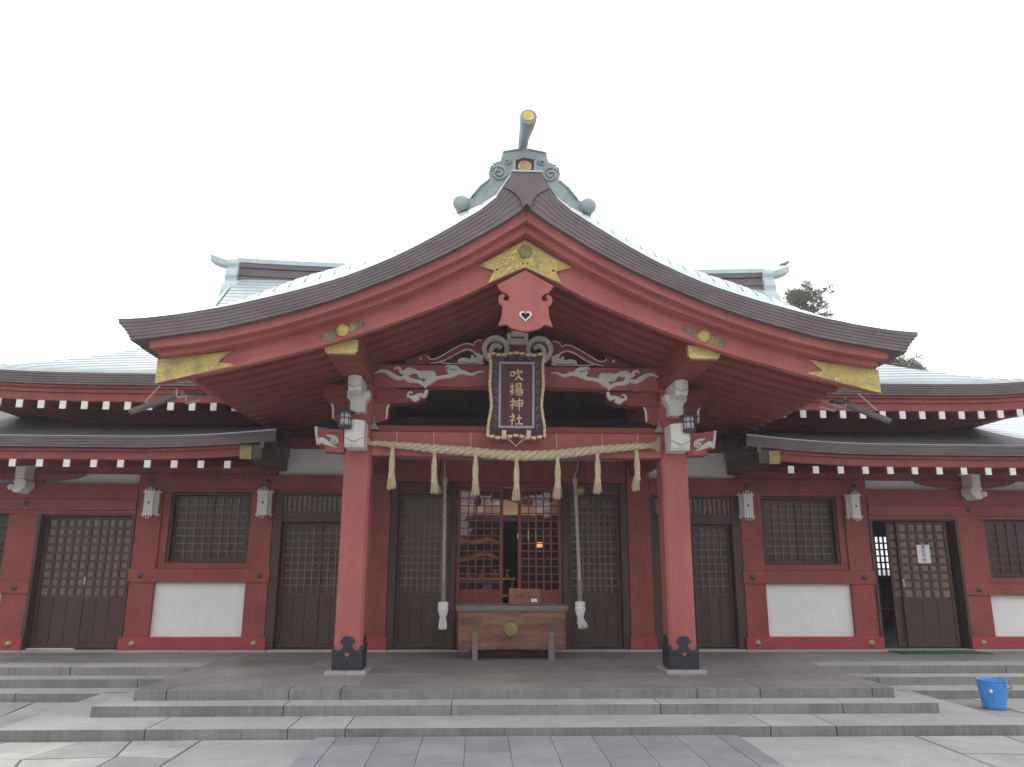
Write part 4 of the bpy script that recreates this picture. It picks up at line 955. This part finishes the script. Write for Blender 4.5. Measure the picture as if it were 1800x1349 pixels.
# ------------------------------------------------------------------ things inside, seen through the glass
cu_ = thing('altar_curtain', 'white hanging curtain with dark scalloped valance inside the central doors', 'curtain', (0,14.2,2.6))
cm = MB(); xs = lin(-1.6,1.6,40)
cm.loft([(x,2.86) for x in xs], [(x,2.52+.0*x) for x in xs], 14.2, 14.21); cm.build('white_cloth', CURT, cu_)
cm = MB(); cm.loft([(x,3.15) for x in xs], [(x,2.80-.10*abs(math.sin(x*3.3))) for x in xs], 14.15, 14.17)
cm.loft([(x,2.52) for x in xs], [(x,2.40) for x in xs], 14.19, 14.20); cm.build('purple_valance', CURTP, cu_)
al = thing('altar_table', 'low lacquered altar table with gilt edges inside the left glazed door', 'table', (-.55,14.6,.34))
cm = MB()
for z in (1.05,1.35): cm.box(-1.3,.2,14.5,14.9,z,z+.05)
for x in (-1.25,.12): cm.box(x,x+.05,14.55,14.85,.345,1.35)
cm.build('table_shelves', REDI, al)
cm = MB()
for z in (1.06,1.36): cm.box(-1.3,.2,14.485,14.5,z,z+.03)
cm.build('gilt_edging', GOLD, al)
mi = MB()
for k in range(6): mi.lathe([(.05,0),(.06,.02),(.02,.05),(.02,.1),(.07,.14)], (-1.15+k*.24,14.65,1.401), 12)
o_ = mi.build('brass_offering_stands', BRASS, al, smooth=True)
bm_ = thing('carved_transom', 'gilded carved transom board hanging inside the left glazed door', 'carving', (-.55,14.3,2.0))
cm = MB(); cm.ribbon([(-1.2,2.02,.02),(-1.0,2.08,.10),(-.6,2.03,.09),(-.3,2.08,.09),(-.1,2.02,.02)], 14.3, 14.34, 6); cm.ribbon([(-1.2,1.80,.03),(-.8,1.72,.09),(-.4,1.82,.08),(-.1,1.74,.03)], 14.32, 14.36, 6)
cm.build('gilt_scrollwork', GOLDO, bm_)
lp = thing('interior_lamp', 'small lit orange lamp glowing behind the right glazed door', 'lamp', tuple(U(948,958,14.0)))
c0 = U(948,958,14.0)
MB().box(c0.x-.055,c0.x+.055,13.95,14.05,c0.z-.045,c0.z+.045).build('lamp_shade', GLOW, lp, bevel=.015)
MB().tube([(c0.x,14.0,c0.z+.045),(c0.x,14.0,3.3)], .006, 6).build('lamp_cord', IRON, lp)
pl = bpy.data.lights.new('lamp_fill_light', 'POINT'); pl.energy = 8; pl.color = (1,.55,.28); pl.shadow_soft_size = .06
plo = bpy.data.objects.new('lamp_fill_light', pl); scene.collection.objects.link(plo); plo.parent = lp; plo.location = (-.5,-.45,.15)  # light set apart from the lamp, added to brighten the interior
def chair(x, y, label):
    t = thing('folding_chair', label, 'chair', (x,y,.345), 'metal chairs inside the open side door')
    a = MB()
    for dx in (-.2,.2): a.tube([(x+dx,y-.2,.345),(x+dx,y+.12,.80),(x+dx,y+.2,1.2),(x+dx*.5,y+.22,1.26)], .012, 6); a.tube([(x+dx,y+.25,.345),(x+dx,y-.18,.80)], .012, 6)
    a.tube([(x-.1,y+.22,1.26),(x+.1,y+.22,1.26)], .012, 6)
    a.build('chair_frame', mat('chair_steel', (.35,.34,.34), rough=.35, metal=.6), t)
    MB().box(x-.19,x+.19,y-.2,y+.15,.79,.82).build('seat', IRON, t, bevel=.01)
    MB().box(x-.19,x+.19,y+.17,y+.19,1.0,1.22).build('backrest', IRON, t, bevel=.01)
p = U(1556,1100,15.0)
chair(6.75, 14.9, 'dim metal chair just inside the open side door, left one'); chair(7.35, 15.1, 'dim metal chair inside the open side door, nearer the door leaf')

# ------------------------------------------------------------------ name plaque
PY = 9.78; pz0, pz1 = 3.235, 4.325; px_ = -.028
pt = thing('name_plaque', 'dark framed name plaque with four gilt characters under the gable', 'plaque', (px_,PY,3.2))
tilt = math.tan(R(6))
class TM(MB):
    def add(s, vs, fs): return MB.add(s, [(v[0], v[1]-(v[2]-pz0)*tilt, v[2]) for v in vs], fs)
def wavy(z, z0, z1, amp): 
    t = (z-z0)/(z1-z0); return amp*math.sin(t*math.pi*2.0*2)*.6+ .03*(2*abs(t-.5))**2
fr = TM(); N = 40; zz = lin(pz0, pz1, N)
lp_ = [(px_-.335-wavy(z,pz0,pz1,.02), z) for z in zz]; rp_ = [(px_+.335+wavy(z,pz0,pz1,.02), z) for z in zz]
for i in range(N): fr.loft([lp_[i+1],(px_-.235,zz[i+1])], [lp_[i],(px_-.235,zz[i])], PY-.01, PY+.05); fr.loft([(px_+.235,zz[i+1]),rp_[i+1]], [(px_+.235,zz[i]),rp_[i]], PY-.01, PY+.05)
fr.box(px_-.235,px_+.235,PY-.01,PY+.05,pz0,pz0+.115); fr.box(px_-.235,px_+.235,PY-.01,PY+.05,pz1-.105,pz1)
fr.build('frame', PLAQF, pt)
ed = TM(); nseg = 17
for side_, P0 in ((-1,lp_),(1,rp_)):
    for k in range(nseg):
        i0 = int(k*N/nseg); i1 = min(N, int((k+.78)*N/nseg)+1); a = P0[i0]; b = P0[i1]
        ed.ribbon([(a[0],a[1],.035),((a[0]+b[0])/2+side_*.004,(a[1]+b[1])/2,.046),(b[0],b[1],.035)], PY-.035, PY+.06, 3)
for zc_, sg in ((pz0+.004,-1),(pz1-.004,1)):
    for k in range(9):
        x0 = px_-.35+.70*k/9; x1 = x0+.70/9*.84; dz = .014*math.cos((k-4)*1.2)
        ed.ribbon([(x0,zc_+dz,.034),((x0+x1)/2,zc_+dz*1.1,.042),(x1,zc_+dz,.034)], PY-.034, PY+.06, 3)
ed.build('scalloped_gilt_edge', GILT, pt)
FSC = mat('faded_gilt', (.30,.20,.20), (.42,.30,.24), rough=.5)
for s in (-1,1):
    for k in range(8):
        z = pz0+.14+k*.115; 
        pts = [(px_+s*(.285+.022*math.cos(t*.5)), PY-.014, z+.03*math.sin(t*.5)) for t in range(10)]
        TM().tube(pts, .0035, 5).build('frame_scroll', FSC, pt)
for k in range(4):
    x = px_-.18+.12*k
    TM().tube([(x+.03*math.cos(t*.45), PY-.014, pz1-.055+.022*math.sin(t*.45)) for t in range(12)], .0035, 5).build('frame_scroll', FSC, pt)
sv = TM(); a0, a1, b0, b1 = px_-.235, px_+.235, pz0+.115, pz1-.105
sv.box(a0,a0+.03,PY-.018,PY+.01,b0,b1).box(a1-.03,a1,PY-.018,PY+.01,b0,b1).box(a0+.03,a1-.03,PY-.018,PY+.01,b0,b0+.03).box(a0+.03,a1-.03,PY-.018,PY+.01,b1-.03,b1)
sv.build('silver_border', SILV, pt)
TM().box(a0+.03,a1-.03,PY-.002,PY+.03,b0+.03,b1-.03).build('panel', PLAQ, pt)
for x in (px_-.19,px_+.13): TM().box(x,x+.06,PY-.045,PY-.012,pz0-.005,pz0+.085).build('gilt_clasp', GILT, pt, bevel=.004)
KAN = {
 'a': [[(8,32,7),(11,62,9)],[(8,32,8),(22,29,8),(36,28,11),(32,60,8)],[(11,59,7),(32,57,8)],[(60,4,6),(56,24,12),(40,46,4)],[(54,28,8),(72,24,9),(88,25,12),(80,42,3)],[(66,34,11),(62,60,12),(50,78,9),(34,92,3)],[(62,54,6),(74,72,12),(84,82,16),(98,90,8)]],
 'b': [[(4,30,8),(20,27,9),(36,24,7)],[(20,2,9),(22,40,11),(21,84,11),(10,78,4)],[(3,66,10),(18,58,9),(38,46,3)],[(48,8,8),(49,42,9)],[(48,9,8),(66,7,8),(82,7,11),(79,42,9)],[(50,25,6),(78,24,6)],[(50,40,7),(79,39,7)],[(38,55,8),(66,51,8),(98,49,13)],[(56,56,9),(48,66,8),(38,76,3)],[(50,66,7),(72,62,8),(92,62,11),(88,84,11),(80,94,8),(70,86,3)],[(66,66,8),(56,80,8),(42,90,3)],[(80,66,8),(70,84,8),(56,96,3)]],
 'c': [[(20,2,6),(30,14,11)],[(4,28,8),(20,25,8),(38,22,10),(26,42,8),(4,60,3)],[(22,44,9),(22,70,10),(21,92,5)],[(26,46,5),(40,58,10)],[(48,24,8),(51,64,9)],[(48,25,8),(70,21,8),(92,21,12),(88,62,9)],[(51,43,6),(88,41,6)],[(52,62,7),(88,60,7)],[(70,0,7),(71,50,11),(70,100,4)]],
 'd': [[(20,2,6),(30,14,11)],[(4,28,8),(20,25,8),(38,22,10),(26,42,8),(4,60,3)],[(22,44,9),(22,70,10),(20,96,6)],[(26,46,5),(40,58,10)],[(48,42,8),(68,38,8),(90,37,11)],[(68,10,8),(70,48,11),(69,80,9)],[(42,84,9),(70,81,10),(98,83,14)]],
}
zt = b1-.085; chh = .157
for i, key in enumerate('abcd'):
    ch = TM(); ox = px_-.098; oz = zt-i*.196; sc0 = .00175
    for j, st in enumerate(KAN[key]):
        ch.ribbon([(ox+x*sc0*1.08, oz-y*sc0, w_*sc0*1.12) for x,y,w_ in st], PY-.022-.0012*j, PY-.001, 4)
    ch.build('gilt_character', GILT, pt)
MB().tube([(px_-.14,9.80,3.235),(px_,9.90,3.14),(px_+.14,9.80,3.235)], .006, 5).tube([(px_-.1,9.80,3.235),(px_,9.90,3.13),(px_+.1,9.80,3.235)], .005, 5).build('tie_cord', CORDW, pt)
MB().box(px_-.03,px_+.03,9.72,10.0,4.24,4.27).build('hanger', IRON, pt)

# ------------------------------------------------------------------ straw rope
RYY = 9.93
rp = [(646,779),(668,780),(700,783),(735,786),(764,789),(800,792),(836,795),(870,799),(908,801),(945,801),(980,799),(1015,795),(1050,791),(1085,788),(1119,785),(1140,784)]
rc_ = [U(a,b,RYY) for a,b in rp]
ropt = thing('straw_rope', 'thick twisted straw rope with seven tassels strung across the tie beam', 'rope', (0,RYY,3.1))
P = spline([tuple(p)+(r_,) for p, r_ in zip(rc_, [.026,.032,.042,.050,.055,.058,.060,.062,.064,.063,.062,.060,.056,.050,.044,.034])], 14)
tw = MB(); L0 = 0; prev = None; cen = []
for p in P:
    v = Vector(p[:3]); L0 += (v-prev).length if prev is not None else 0; prev = v; cen.append((v, p[3], L0))
for k in range(3):
    pts = []; rr_ = []
    for v, r_, l in cen:
        an = -l*2*math.pi/.33+k*2*math.pi/3
        pts.append(v+Vector((0,math.cos(an),math.sin(an)))*r_*.52); rr_.append(r_*.60)
    tw.tube(pts, rr_, 10)
tw.build('twisted_strands', STRAW, ropt, smooth=True)
wh = MB()
for i in range(240):
    v, r_, l = cen[rnd.randrange(8,len(cen)-4)]; an = rnd.uniform(0,6.28); d = Vector((rnd.uniform(-1,1), -abs(math.cos(an)), math.sin(an))).normalized()
    a = v+Vector((0,-abs(math.cos(an)),math.sin(an)))*r_*.9; wh.tube([a, a+d*rnd.uniform(.015,.045)], .0012, 3)
wh.build('loose_straw', STRAW, ropt)
tf_ = MB(); e_ = rc_[-1]
for i in range(150):
    a = rnd.uniform(-1,1); b = rnd.uniform(-1,1)
    tf_.tube([e_+Vector((-.01,b*.02,a*.02)), e_+Vector((.09,b*.04,a*.05+.01)), e_+Vector((rnd.uniform(.13,.17),b*.06,a*.10+.02))], .0028, 3)
tf_.build('frayed_rope_end', STRAW, ropt)
MB().tube([U(642,757,9.96),U(643,770,9.9),rc_[0]], .014, 6).tube([U(640,765,9.97),U(650,775,9.9)], .01, 6).build('tie_knot', STRAW, ropt)
tas = [(690,788,862),(764,796,869),(836,801,872),(908,808,882),(980,806,879),(1050,799,870),(1119,794,865)]
for i, (x, y0, y1) in enumerate(tas):
    a = U(x,y0,RYY-.015); b = U(x-1+(i%3-1)*.8,y1,RYY-.015); Ln = a.z-b.z
    tm = MB()
    tm.lathe([(.014,.02),(.026,0),(.026,-.03),(.018,-.045),(.030,-.10),(.036,-Ln*.35),(.033,-Ln*.52),(.030,-Ln*.55),(.034,-Ln*.58),(.040,-Ln*.72)], (a.x,a.y,a.z), 12)
    for k in range(70):
        an = rnd.uniform(0,6.28); r0_ = rnd.uniform(.2,1); top = Vector((a.x+math.cos(an)*.03*r0_, a.y+math.sin(an)*.03*r0_, a.z-Ln*.5))
        bot = Vector((b.x+math.cos(an)*.066*r0_*rnd.uniform(.8,1.1), b.y+math.sin(an)*.06*r0_, b.z+rnd.uniform(0,.05)))
        tm.tube([top, top.lerp(bot,.5), bot], [.004,.0035,.0022], 3)
    for k in range(26):
        an = rnd.uniform(0,6.28); tm.tube([(a.x+.02*math.cos(an),a.y+.02*math.sin(an),a.z-.04),(a.x+.037*math.cos(an),a.y+.037*math.sin(an),a.z-Ln*.33),(a.x+.033*math.cos(an),a.y+.033*math.sin(an),a.z-Ln*.55)], .0035, 3)
    to = tm.build('straw_tassel', STRAW, ropt)
    MB().lathe([(.034,-.006),(.036,0),(.034,.006)], (a.x,a.y,a.z-Ln*.55), 12).build('tassel_binding', STRAW, to)
    if i != 3:
        p0 = U([698,763,828,0,978,1058,1120][i],757,10.0); MB().tube([(p0.x,9.99,3.33),(p0.x,9.985,3.1)], .0045, 5).build('hanging_string', CORDW, ropt)

# ------------------------------------------------------------------ bells with pull ropes
def bell(xb, zb, xr, label, loose):
    t = thing('shrine_bell', label, 'bell', (xb,10.9,zb), 'bells with pull ropes under the porch')
    MB().lathe([(.0,.085),(.03,.083),(.06,.065),(.082,.03),(.088,0),(.09,-.008),(.088,-.016),(.08,-.045),(.055,-.075),(.02,-.09),(0,-.09)], (xb,10.9,zb), 20).build('brass_bell', BRASS, t, smooth=True)
    MB().tube([(xb,10.9,zb+.08),(xb+.02,10.9,zb+.3),(xb+.06,10.9,3.40)], .010, 6).tube([(xb+.09,10.88,zb+.15),(xb+.06,10.9,3.40)], .008, 6).build('hanging_cord', IRON, t)
    top = Vector((xr,10.85,zb+.12)); bot = U(780 if xb < 0 else 1019, 1022, 10.85); n_ = 90; m_ = MB()
    for k in range(3):
        pts = []
        for i in range(n_+1):
            v = top.lerp(bot, i/n_); an = i*.62+k*2.094; pts.append(v+Vector((math.cos(an),math.sin(an),0))*.012)
        m_.tube(pts, .0145, 6)
    m_.build('pull_rope', CORD, t, smooth=True)
    MB().lathe([(.032,.0),(.038,-.02),(.034,-.09),(.022,-.10)], (xr,10.85,top.z+.04), 12).tube([(xr,10.85,top.z+.04),(xb+.06,10.9,3.40)], .012, 6).build('rope_head_wrap', CORD, t)
    zl = bot.z; MB().tube([(bot.x,10.85,zl+.01),(bot.x,10.85,zl-.275)], .034, 12).build('wooden_grip', GREYW, t)
    m_ = MB(); zt_ = zl-.27; m_.lathe([(.045,0),(.066,-.01),(.072,-.04),(.066,-.07),(.075,-.09),(.062,-.15),(.045,-.20)], (bot.x,10.85,zt_), 14)
    for k in range(90):
        an = rnd.uniform(0,6.28); r0_ = rnd.uniform(.2,1); sx = rnd.uniform(0,.07) if loose else 0
        m_.tube([(bot.x+.04*r0_*math.cos(an),10.85+.04*r0_*math.sin(an),zt_-.19),(bot.x+.06*r0_*math.cos(an)+sx*.6,10.85+.05*r0_*math.sin(an),zt_-.29),(bot.x+.062*r0_*math.cos(an)+sx,10.85+.05*r0_*math.sin(an),zt_-.37+rnd.uniform(0,.05 if not loose else .1))], .005, 3)
    m_.build('rope_tassel', CORDW, t)
bell(-1.08, 2.66, -.985, 'brass bell with grey pull rope and neat white tassel, left of the offering box', False)
bell(.93, 2.67, .865, 'brass bell whose rope ends in a frayed white tassel, right of the offering box', True)

# ------------------------------------------------------------------ hanging iron lanterns
def hlantern():
    t = thing('hanging_lantern', 'small round iron lantern hanging from the left purlin beside the white beam noses', 'lantern', (0,0,0), 'iron lanterns hanging from the porch purlins')
    MB().lathe([(.125,-.012),(.128,0),(.07,.028),(.03,.045),(.012,.06)], (0,0,0), 20).build('hood', IRONG, t, smooth=False)
    MB().lathe([(.068,-.01),(.068,-.17)], (0,0,0), 18).build('glass_cylinder', LAMPG, t, smooth=True)
    m_ = MB()
    for k in range(8):
        an = k*math.pi/4; m_.box(.0,.0,.0,.0,0,0) if False else m_.tube([(.072*math.cos(an),.072*math.sin(an),-.01),(.072*math.cos(an),.072*math.sin(an),-.175)], .005 if k % 2 else .009, 4)
    for z in (-.075,-.09): m_.lathe([(.075,z-.004),(.077,z),(.075,z+.004)], (0,0,0), 20)
    m_.lathe([(.074,-.17),(.088,-.175),(.086,-.20),(.075,-.215),(.03,-.22)], (0,0,0), 20); m_.build('cage', IRONG, t)
    m_ = MB().tube([(0,0,.05),(0,0,.44)], .006, 5)
    for k in range(11): m_.lathe([(.005,-.012),(.012,0),(.005,.012)], (0,0,.08+k*.033), 6)
    m_.lathe([(.06,.44),(.055,.455),(.02,.46)], (0,0,0), 14); m_.build('chain', IRONG, t)
    return t
IRONG = mat('lantern_iron', (.055,.052,.06), (.085,.08,.09), rough=.4, metal=.4)
hl = hlantern(); hl.location = (-2.215,9.6,3.505)
copy_tree(hl, (2.205,9.6,3.505), 'small round iron lantern hanging from the right purlin beside the white beam noses')
# ------------------------------------------------------------------ white wall lanterns
def wlantern():
    t = thing('wall_lantern', 'x', 'lantern', (0,0,0), 'white lattice lanterns on the wall pillars')
    hx_ = [(-.10,.0),(-.105,-.08),(-.06,-.17),(.06,-.17),(.105,-.08),(.10,.0)]
    MB().prismz(hx_, -.17, .17).build('paper_body', LAMPW, t, bevel=.004)
    m_ = MB()
    for (x, y) in hx_[1:5]+[(-.02,-.172),(.02,-.172)]: 
        ext = .055 if abs(x) < .03 else .03
        m_.box(x-.006,x+.006,y-.012,y+.002,-.19-ext,.19+ext)
    for z in (-.18,.175):
        P4 = [(x*1.13,y*1.05-.006) for x,y in hx_]
        for a, b in zip(P4, P4[1:]): 
            va = Vector((a[0],a[1],z)); vb = Vector((b[0],b[1],z)); d = (vb-va).normalized()*.015; m_.bar(va-d, vb+d, .018, .022)
    m_.build('white_bars', WPAINT, t)
    MB().lathe([(.021,0),(.021,-.008),(.012,-.012)], (0,-.172,.0), 6, 'y').build('crest_stud', IRON, t)
    return t
wl_ = wlantern()
spots = [(263,884,'leftmost white wall lantern, between the brown double door and a window'),(463,884,'white wall lantern between a window and the slatted transom left of the porch'),(1314,889,'white wall lantern just right of the porch, beside a window'),(1503,890,'rightmost white wall lantern, next to the open side door')]
for i, (a, b, lb) in enumerate(spots):
    p = U(a,b,12.3); x = math.copysign(5.69 if abs(p.x) > 5 else 3.92, p.x)
    if i == 0: wl_.location = (p.x,12.44,p.z); wl_['label'] = lb
    else: copy_tree(wl_, (p.x,12.44,p.z), lb)

# ------------------------------------------------------------------ offering box
ob = thing('offering_box', 'weathered timber offering box with round crest before the central doors', 'offering box', (0,11.7,.315))
bxx = MB().box(-.775,.765,11.36,11.385,.45,.955).box(-.775,.765,12.0,12.025,.45,.955).box(-.77,-.745,11.386,12.0,.45,.95).box(.735,.76,11.386,12.0,.45,.95).box(-.74,.73,11.39,12.0,.46,.48).build('box_body', BOXW, ob, bevel=.005)
m_ = MB()
for z in (.52,.62,.75,.87): 
    for x in (-.755,.745): m_.lathe([(.012,0),(.01,-.004)], (x-.0,11.36,z), 8, 'y')
m_.build('peg', WOOD, bxx)
rm = MB().box(-.81,.80,11.32,11.40,.985,1.055).box(-.81,.80,11.99,12.07,.985,1.055).box(-.81,-.73,11.401,11.989,.985,1.055).box(.72,.80,11.401,11.989,.985,1.055).box(-.79,.78,11.345,12.04,.957,.983)
for k in range(9): rm.box(-.728,.718,11.43+k*.062,11.46+k*.062,.99,1.045)
rm.build('slatted_rim', GREYW, ob, bevel=.004)
for x in (-.53,.555): MB().box(x-.042,x+.042,11.325,11.358,.315,.70).box(x-.040,x+.040,11.357,12.05,.315,.449).build('foot', GREYW, ob, bevel=.004)
MB().lathe([(.108,0),(.108,-.018),(.095,-.03),(.088,-.02),(.03,-.024),(0,-.024)], (-.02,11.36,.735), 32, 'y').build('crest_disc', BRASS, ob)
m_ = MB()
for k in range(3):
    an = k*2.094; pts = [(-.02+(.012+.045*t/10)*math.cos(an+t*.22), 11.334, .735+(.012+.045*t/10)*math.sin(an+t*.22)) for t in range(11)]
    m_.tube(pts, .006, 5)
m_.build('crest_relief', BRASS, ob)
sb_ = thing('fortune_box', 'small red-brown wooden box with faint writing standing on the offering box rim', 'box', (.20,11.5,1.056))
p0 = U(895,1036,11.45); p1 = U(950,1062,11.45)
MB().box(p0.x,p1.x,11.45,11.75,1.056,p0.z).build('box_body', mat('cedar_box', (.20,.075,.045), (.27,.11,.065), rough=.5, scale=6, stretch=(1,1,6)), sb_, bevel=.004)
MB().box(p1.x-.135,p1.x-.05,11.444,11.45,1.10,1.145).build('paper_slip', PAPER, sb_)
def text(s_, size, loc, rot, mt, parent, name, spacing=None, vertical=False):
    for i, ch in enumerate(s_):
        cu = bpy.data.curves.new('t', 'FONT'); cu.body = ch; cu.size = size; cu.align_x = 'CENTER'; cu.align_y = 'CENTER'; cu.extrude = .0008; cu.offset = size*.02
        o = bpy.data.objects.new('t', cu); scene.collection.objects.link(o)
        bpy.context.view_layer.update()
        me = bpy.data.meshes.new_from_object(o.evaluated_get(bpy.context.evaluated_depsgraph_get()))
        bpy.data.objects.remove(o)
        me.materials.clear(); me.materials.append(mt)
        q = bpy.data.objects.new(name, me); scene.collection.objects.link(q); q.parent = parent
        st = spacing or size
        off = Vector((0,0,-i*st)) if vertical else Vector((i*st,0,0))
        q.location = Vector(loc)+off-Vector(parent['_o']); q.rotation_euler = rot
text('おみくじ', .062, (p0.x+.12,11.447,1.175), (R(90),0,0), mat('red_ink', (.10,.03,.03), rough=.8), sb_, 'painted_character', .06)
# ------------------------------------------------------------------ paper notice
n0 = U(1610.5,958,12.553); n1 = U(1637,990.5,12.553)
nt_ = thing('paper_notice', 'white paper notice with four black characters on the right side door', 'notice', ((n0.x+n1.x)/2,12.55,n1.z))
MB().box(n0.x,n1.x,12.5505,12.5535,n1.z,n0.z).build('sheet', PAPER, nt_)
hgt = n0.z-n1.z
text('祈祷受付', hgt*.225, ((n0.x+n1.x)/2,12.549,n0.z-hgt*.14), (R(90),0,0), INK, nt_, 'brushed_character', hgt*.24, True)
# ------------------------------------------------------------------ green mat
q = [UZ(1560,1144,.33), UZ(1592,1151.5,.33), UZ(1740,1150,.33), UZ(1705,1143,.33)]
ym = q[0].y; yf = q[1].y
mt_ = MB().prismz([(5.98,12.39),(6.04,11.98),(7.42,11.98),(7.36,12.39)], .317, .330).build('door_mat', GREEN, org=(6.7,12.2,.315))
tag(mt_, 'green mat lying on the terrace before the open side door', 'mat')
# ------------------------------------------------------------------ blue bucket
bc0 = UZ(1755,1247,.012); Bx, By = bc0.x, bc0.y+.06
bk = thing('bucket', 'blue plastic bucket standing on the paving by the right steps', 'bucket', (Bx,By,.012))
MB().lathe([(.118,.0),(.122,.006),(.156,.30),(.166,.302),(.168,.318),(.158,.32),(.150,.302),(.116,.012),(0,.012)], (Bx,By,.012), 32).build('bucket_body', BLUE, bk, smooth=False, bevel=0)
MB().lathe([(.128,.03),(.131,.034),(.129,.04)], (Bx,By,.012), 32).lathe([(.155,.27),(.162,.275),(.157,.282)], (Bx,By,.012), 32).build('moulded_ring', BLUE, bk)
hpt = [(Bx+.165*math.cos(R(20))*math.cos(t)+.00, By-.165*math.cos(t)*.3-.0, .30+0) for t in (0,)]
pts = []
for k in range(17):
    a = math.pi*k/16; lx = .168*math.cos(a); d = .17*math.sin(a)
    pts.append((Bx+lx*.35+d*.98+.0, By-lx*.93+.0*d, .322-d*.55))
MB().tube(pts, .006, 6).build('handle', BLUE, bk)
MB().box(Bx-.115,Bx-.085,By-.128,By-.12,.20,.235).build('sticker', PAPER, bk)
# ------------------------------------------------------------------ bird on the right end of the main ridge
b0 = Vector((6.42,16,8.262))
bd_ = thing('bird', 'small grey bird perched on the right tip of the main ridge', 'bird', tuple(b0))
MB().tube([b0+Vector((-.16,0,.045)),b0+Vector((-.08,0,.07)),b0+Vector((0,0,.085)),b0+Vector((.06,0,.12)),b0+Vector((.085,0,.145)),b0+Vector((.11,0,.15))], [.008,.03,.045,.036,.030,.012], 10).build('bird_body', mat('bird_grey', (.25,.24,.25), rough=.8), bd_, smooth=True)
MB().tube([b0+Vector((.108,0,.148)),b0+Vector((.14,0,.142))], [.008,.001], 5).tube([b0+Vector((-.01,.015,.05)),b0+Vector((0,.015,-.002))], .004, 4).tube([b0+Vector((-.01,-.015,.05)),b0+Vector((0,-.015,-.002))], .004, 4).build('beak_and_legs', IRON, bd_)

# ------------------------------------------------------------------ pines behind the hall
def pine(x, y, h, spread, seed, label, dens=1.0, base_z=.45):
    r = random.Random(seed)
    t = thing('pine_tree', label, 'tree', (x,y,0), 'pines behind the hall')
    tr_ = MB(); P = [Vector((x,y,0))]; n_ = 9
    for k in range(1, n_+1): P.append(Vector((x+r.uniform(-.18,.18)*k*.5, y+r.uniform(-.1,.1)*k*.3, h*.96*k/n_)))
    tr_.tube(P, [.26*(1-k/n_)**.8+.02 for k in range(n_+1)], 8)
    cl = []
    for k in range(30):
        f = base_z+(1-base_z)*k/30; i = min(int(f*n_), n_-1); o_ = P[i].lerp(P[i+1], f*n_-i)
        an = r.uniform(0,6.28); ln = spread*(1.05-f)**.6*r.uniform(.6,1.15)+.3
        e = o_+Vector((math.cos(an)*ln, math.sin(an)*ln, ln*r.uniform(.05,.4)))
        mid = o_.lerp(e,.5)+Vector((0,0,-.08*ln)); tr_.tube([o_,mid,e], [.05,.035,.012], 5)
        for q_ in range(int(7*dens)+2):
            c = o_.lerp(e, r.uniform(.35,1.05))+Vector((r.gauss(0,.22),r.gauss(0,.22),r.gauss(0,.13))); cl.append((c, r.uniform(.12,.26)))
            tr_.tube([o_.lerp(e,.6), c], [.015,.006], 3)
    for q_ in range(6): cl.append((P[-1]+Vector((r.gauss(0,.15),r.gauss(0,.15),r.uniform(-.3,.25))), .2))
    tr_.build('trunk', BARK, t, smooth=True)
    cr0 = MB()
    for c, rad in cl:
        for k in range(60):
            d = Vector((r.gauss(0,1),r.gauss(0,1),r.gauss(0,.7))).normalized()*rad*r.uniform(.25,1.05); p = c+d
            u_ = (d.normalized()+Vector((r.uniform(-.6,.6),r.uniform(-.6,.6),r.uniform(-.1,.8)))).normalized(); s_ = u_.cross(Vector((r.random(),r.random(),r.random()))).normalized()*.014
            L = r.uniform(.07,.15); cr0.add([p-s_, p+s_, p+u_*L+s_*.5, p+u_*L-s_*.5], [(0,1,2,3)])
    cr0.build('crown', NEEDLE, t)
def at_top(px, py, Y): return U(px, py, Y)
p = U(1392,497,24); pine(p.x, 24, p.z, 1.9, 3, 'pine tree with drooping crown rising behind the right end of the main ridge')
p = U(1425,535,25); pine(p.x-.2, 25, p.z, .9, 12, 'lower leaning pine just right of the tallest pine, behind the main roof')
p = U(1566,592,26); pine(p.x, 26, p.z, .30, 5, 'slim pine showing behind the right tip of the porch roof')
p = U(1626,626,27); pine(p.x, 27, p.z, .35, 8, 'short pine whose top just clears the right hip roof')
# ------------------------------------------------------------------ unseen treeline added to darken reflections in the glass
tl = MB(); r = random.Random(4)
for i in range(5200):
    x = r.uniform(-45,45); hmax = 4.6+1.3*math.sin(x*.31)+.8*math.sin(x*.9+1); z = hmax*r.random()**.6; y = -26+r.uniform(-1.6,1.6)
    a = Vector((r.gauss(0,1),r.gauss(0,1),r.gauss(0,1))).normalized()*.34; b = a.cross(Vector((r.random(),r.random(),r.random()))).normalized()*.34; c = Vector((x,y,z))
    tl.add([c-a-b,c+a-b,c+a+b,c-a+b], [(0,1,2,3)])
for i in range(60):
    x = -45+1.5*i; h_ = 3.3+1.0*math.sin(x*.31)+.6*math.sin(x*.9+1); tl.box(x,x+1.5,-26.6,-25.6,0,h_)  # solid cores added to keep bright gaps out of the reflections
tag(tl.build('added_treeline', LEAF), 'added dark green trees, out of view, that darken the glass reflections', 'trees', kind='stuff')

HZ = bpy.data.materials.new('glare_haze'); HZ.use_nodes = True; n = HZ.node_tree.nodes; n.clear()  # volume added to lift the dark tones, standing in for lens glare
v_ = n.new('ShaderNodeVolumePrincipled'); v_.inputs['Density'].default_value = .0022; v_.inputs['Color'].default_value = (.93,.90,.98,1); v_.inputs['Anisotropy'].default_value = .2
o_ = n.new('ShaderNodeOutputMaterial'); HZ.node_tree.links.new(v_.outputs[0], o_.inputs['Volume'])
tag(MB().box(-310,310,-310,610,-1.4,18).build('haze', HZ), 'thin pale haze added over the shrine court in place of lens glare', 'haze', kind='stuff')  # haze box added only to stand in for lens glare

for o in scene.objects:
    if '_o' in o: del o['_o']
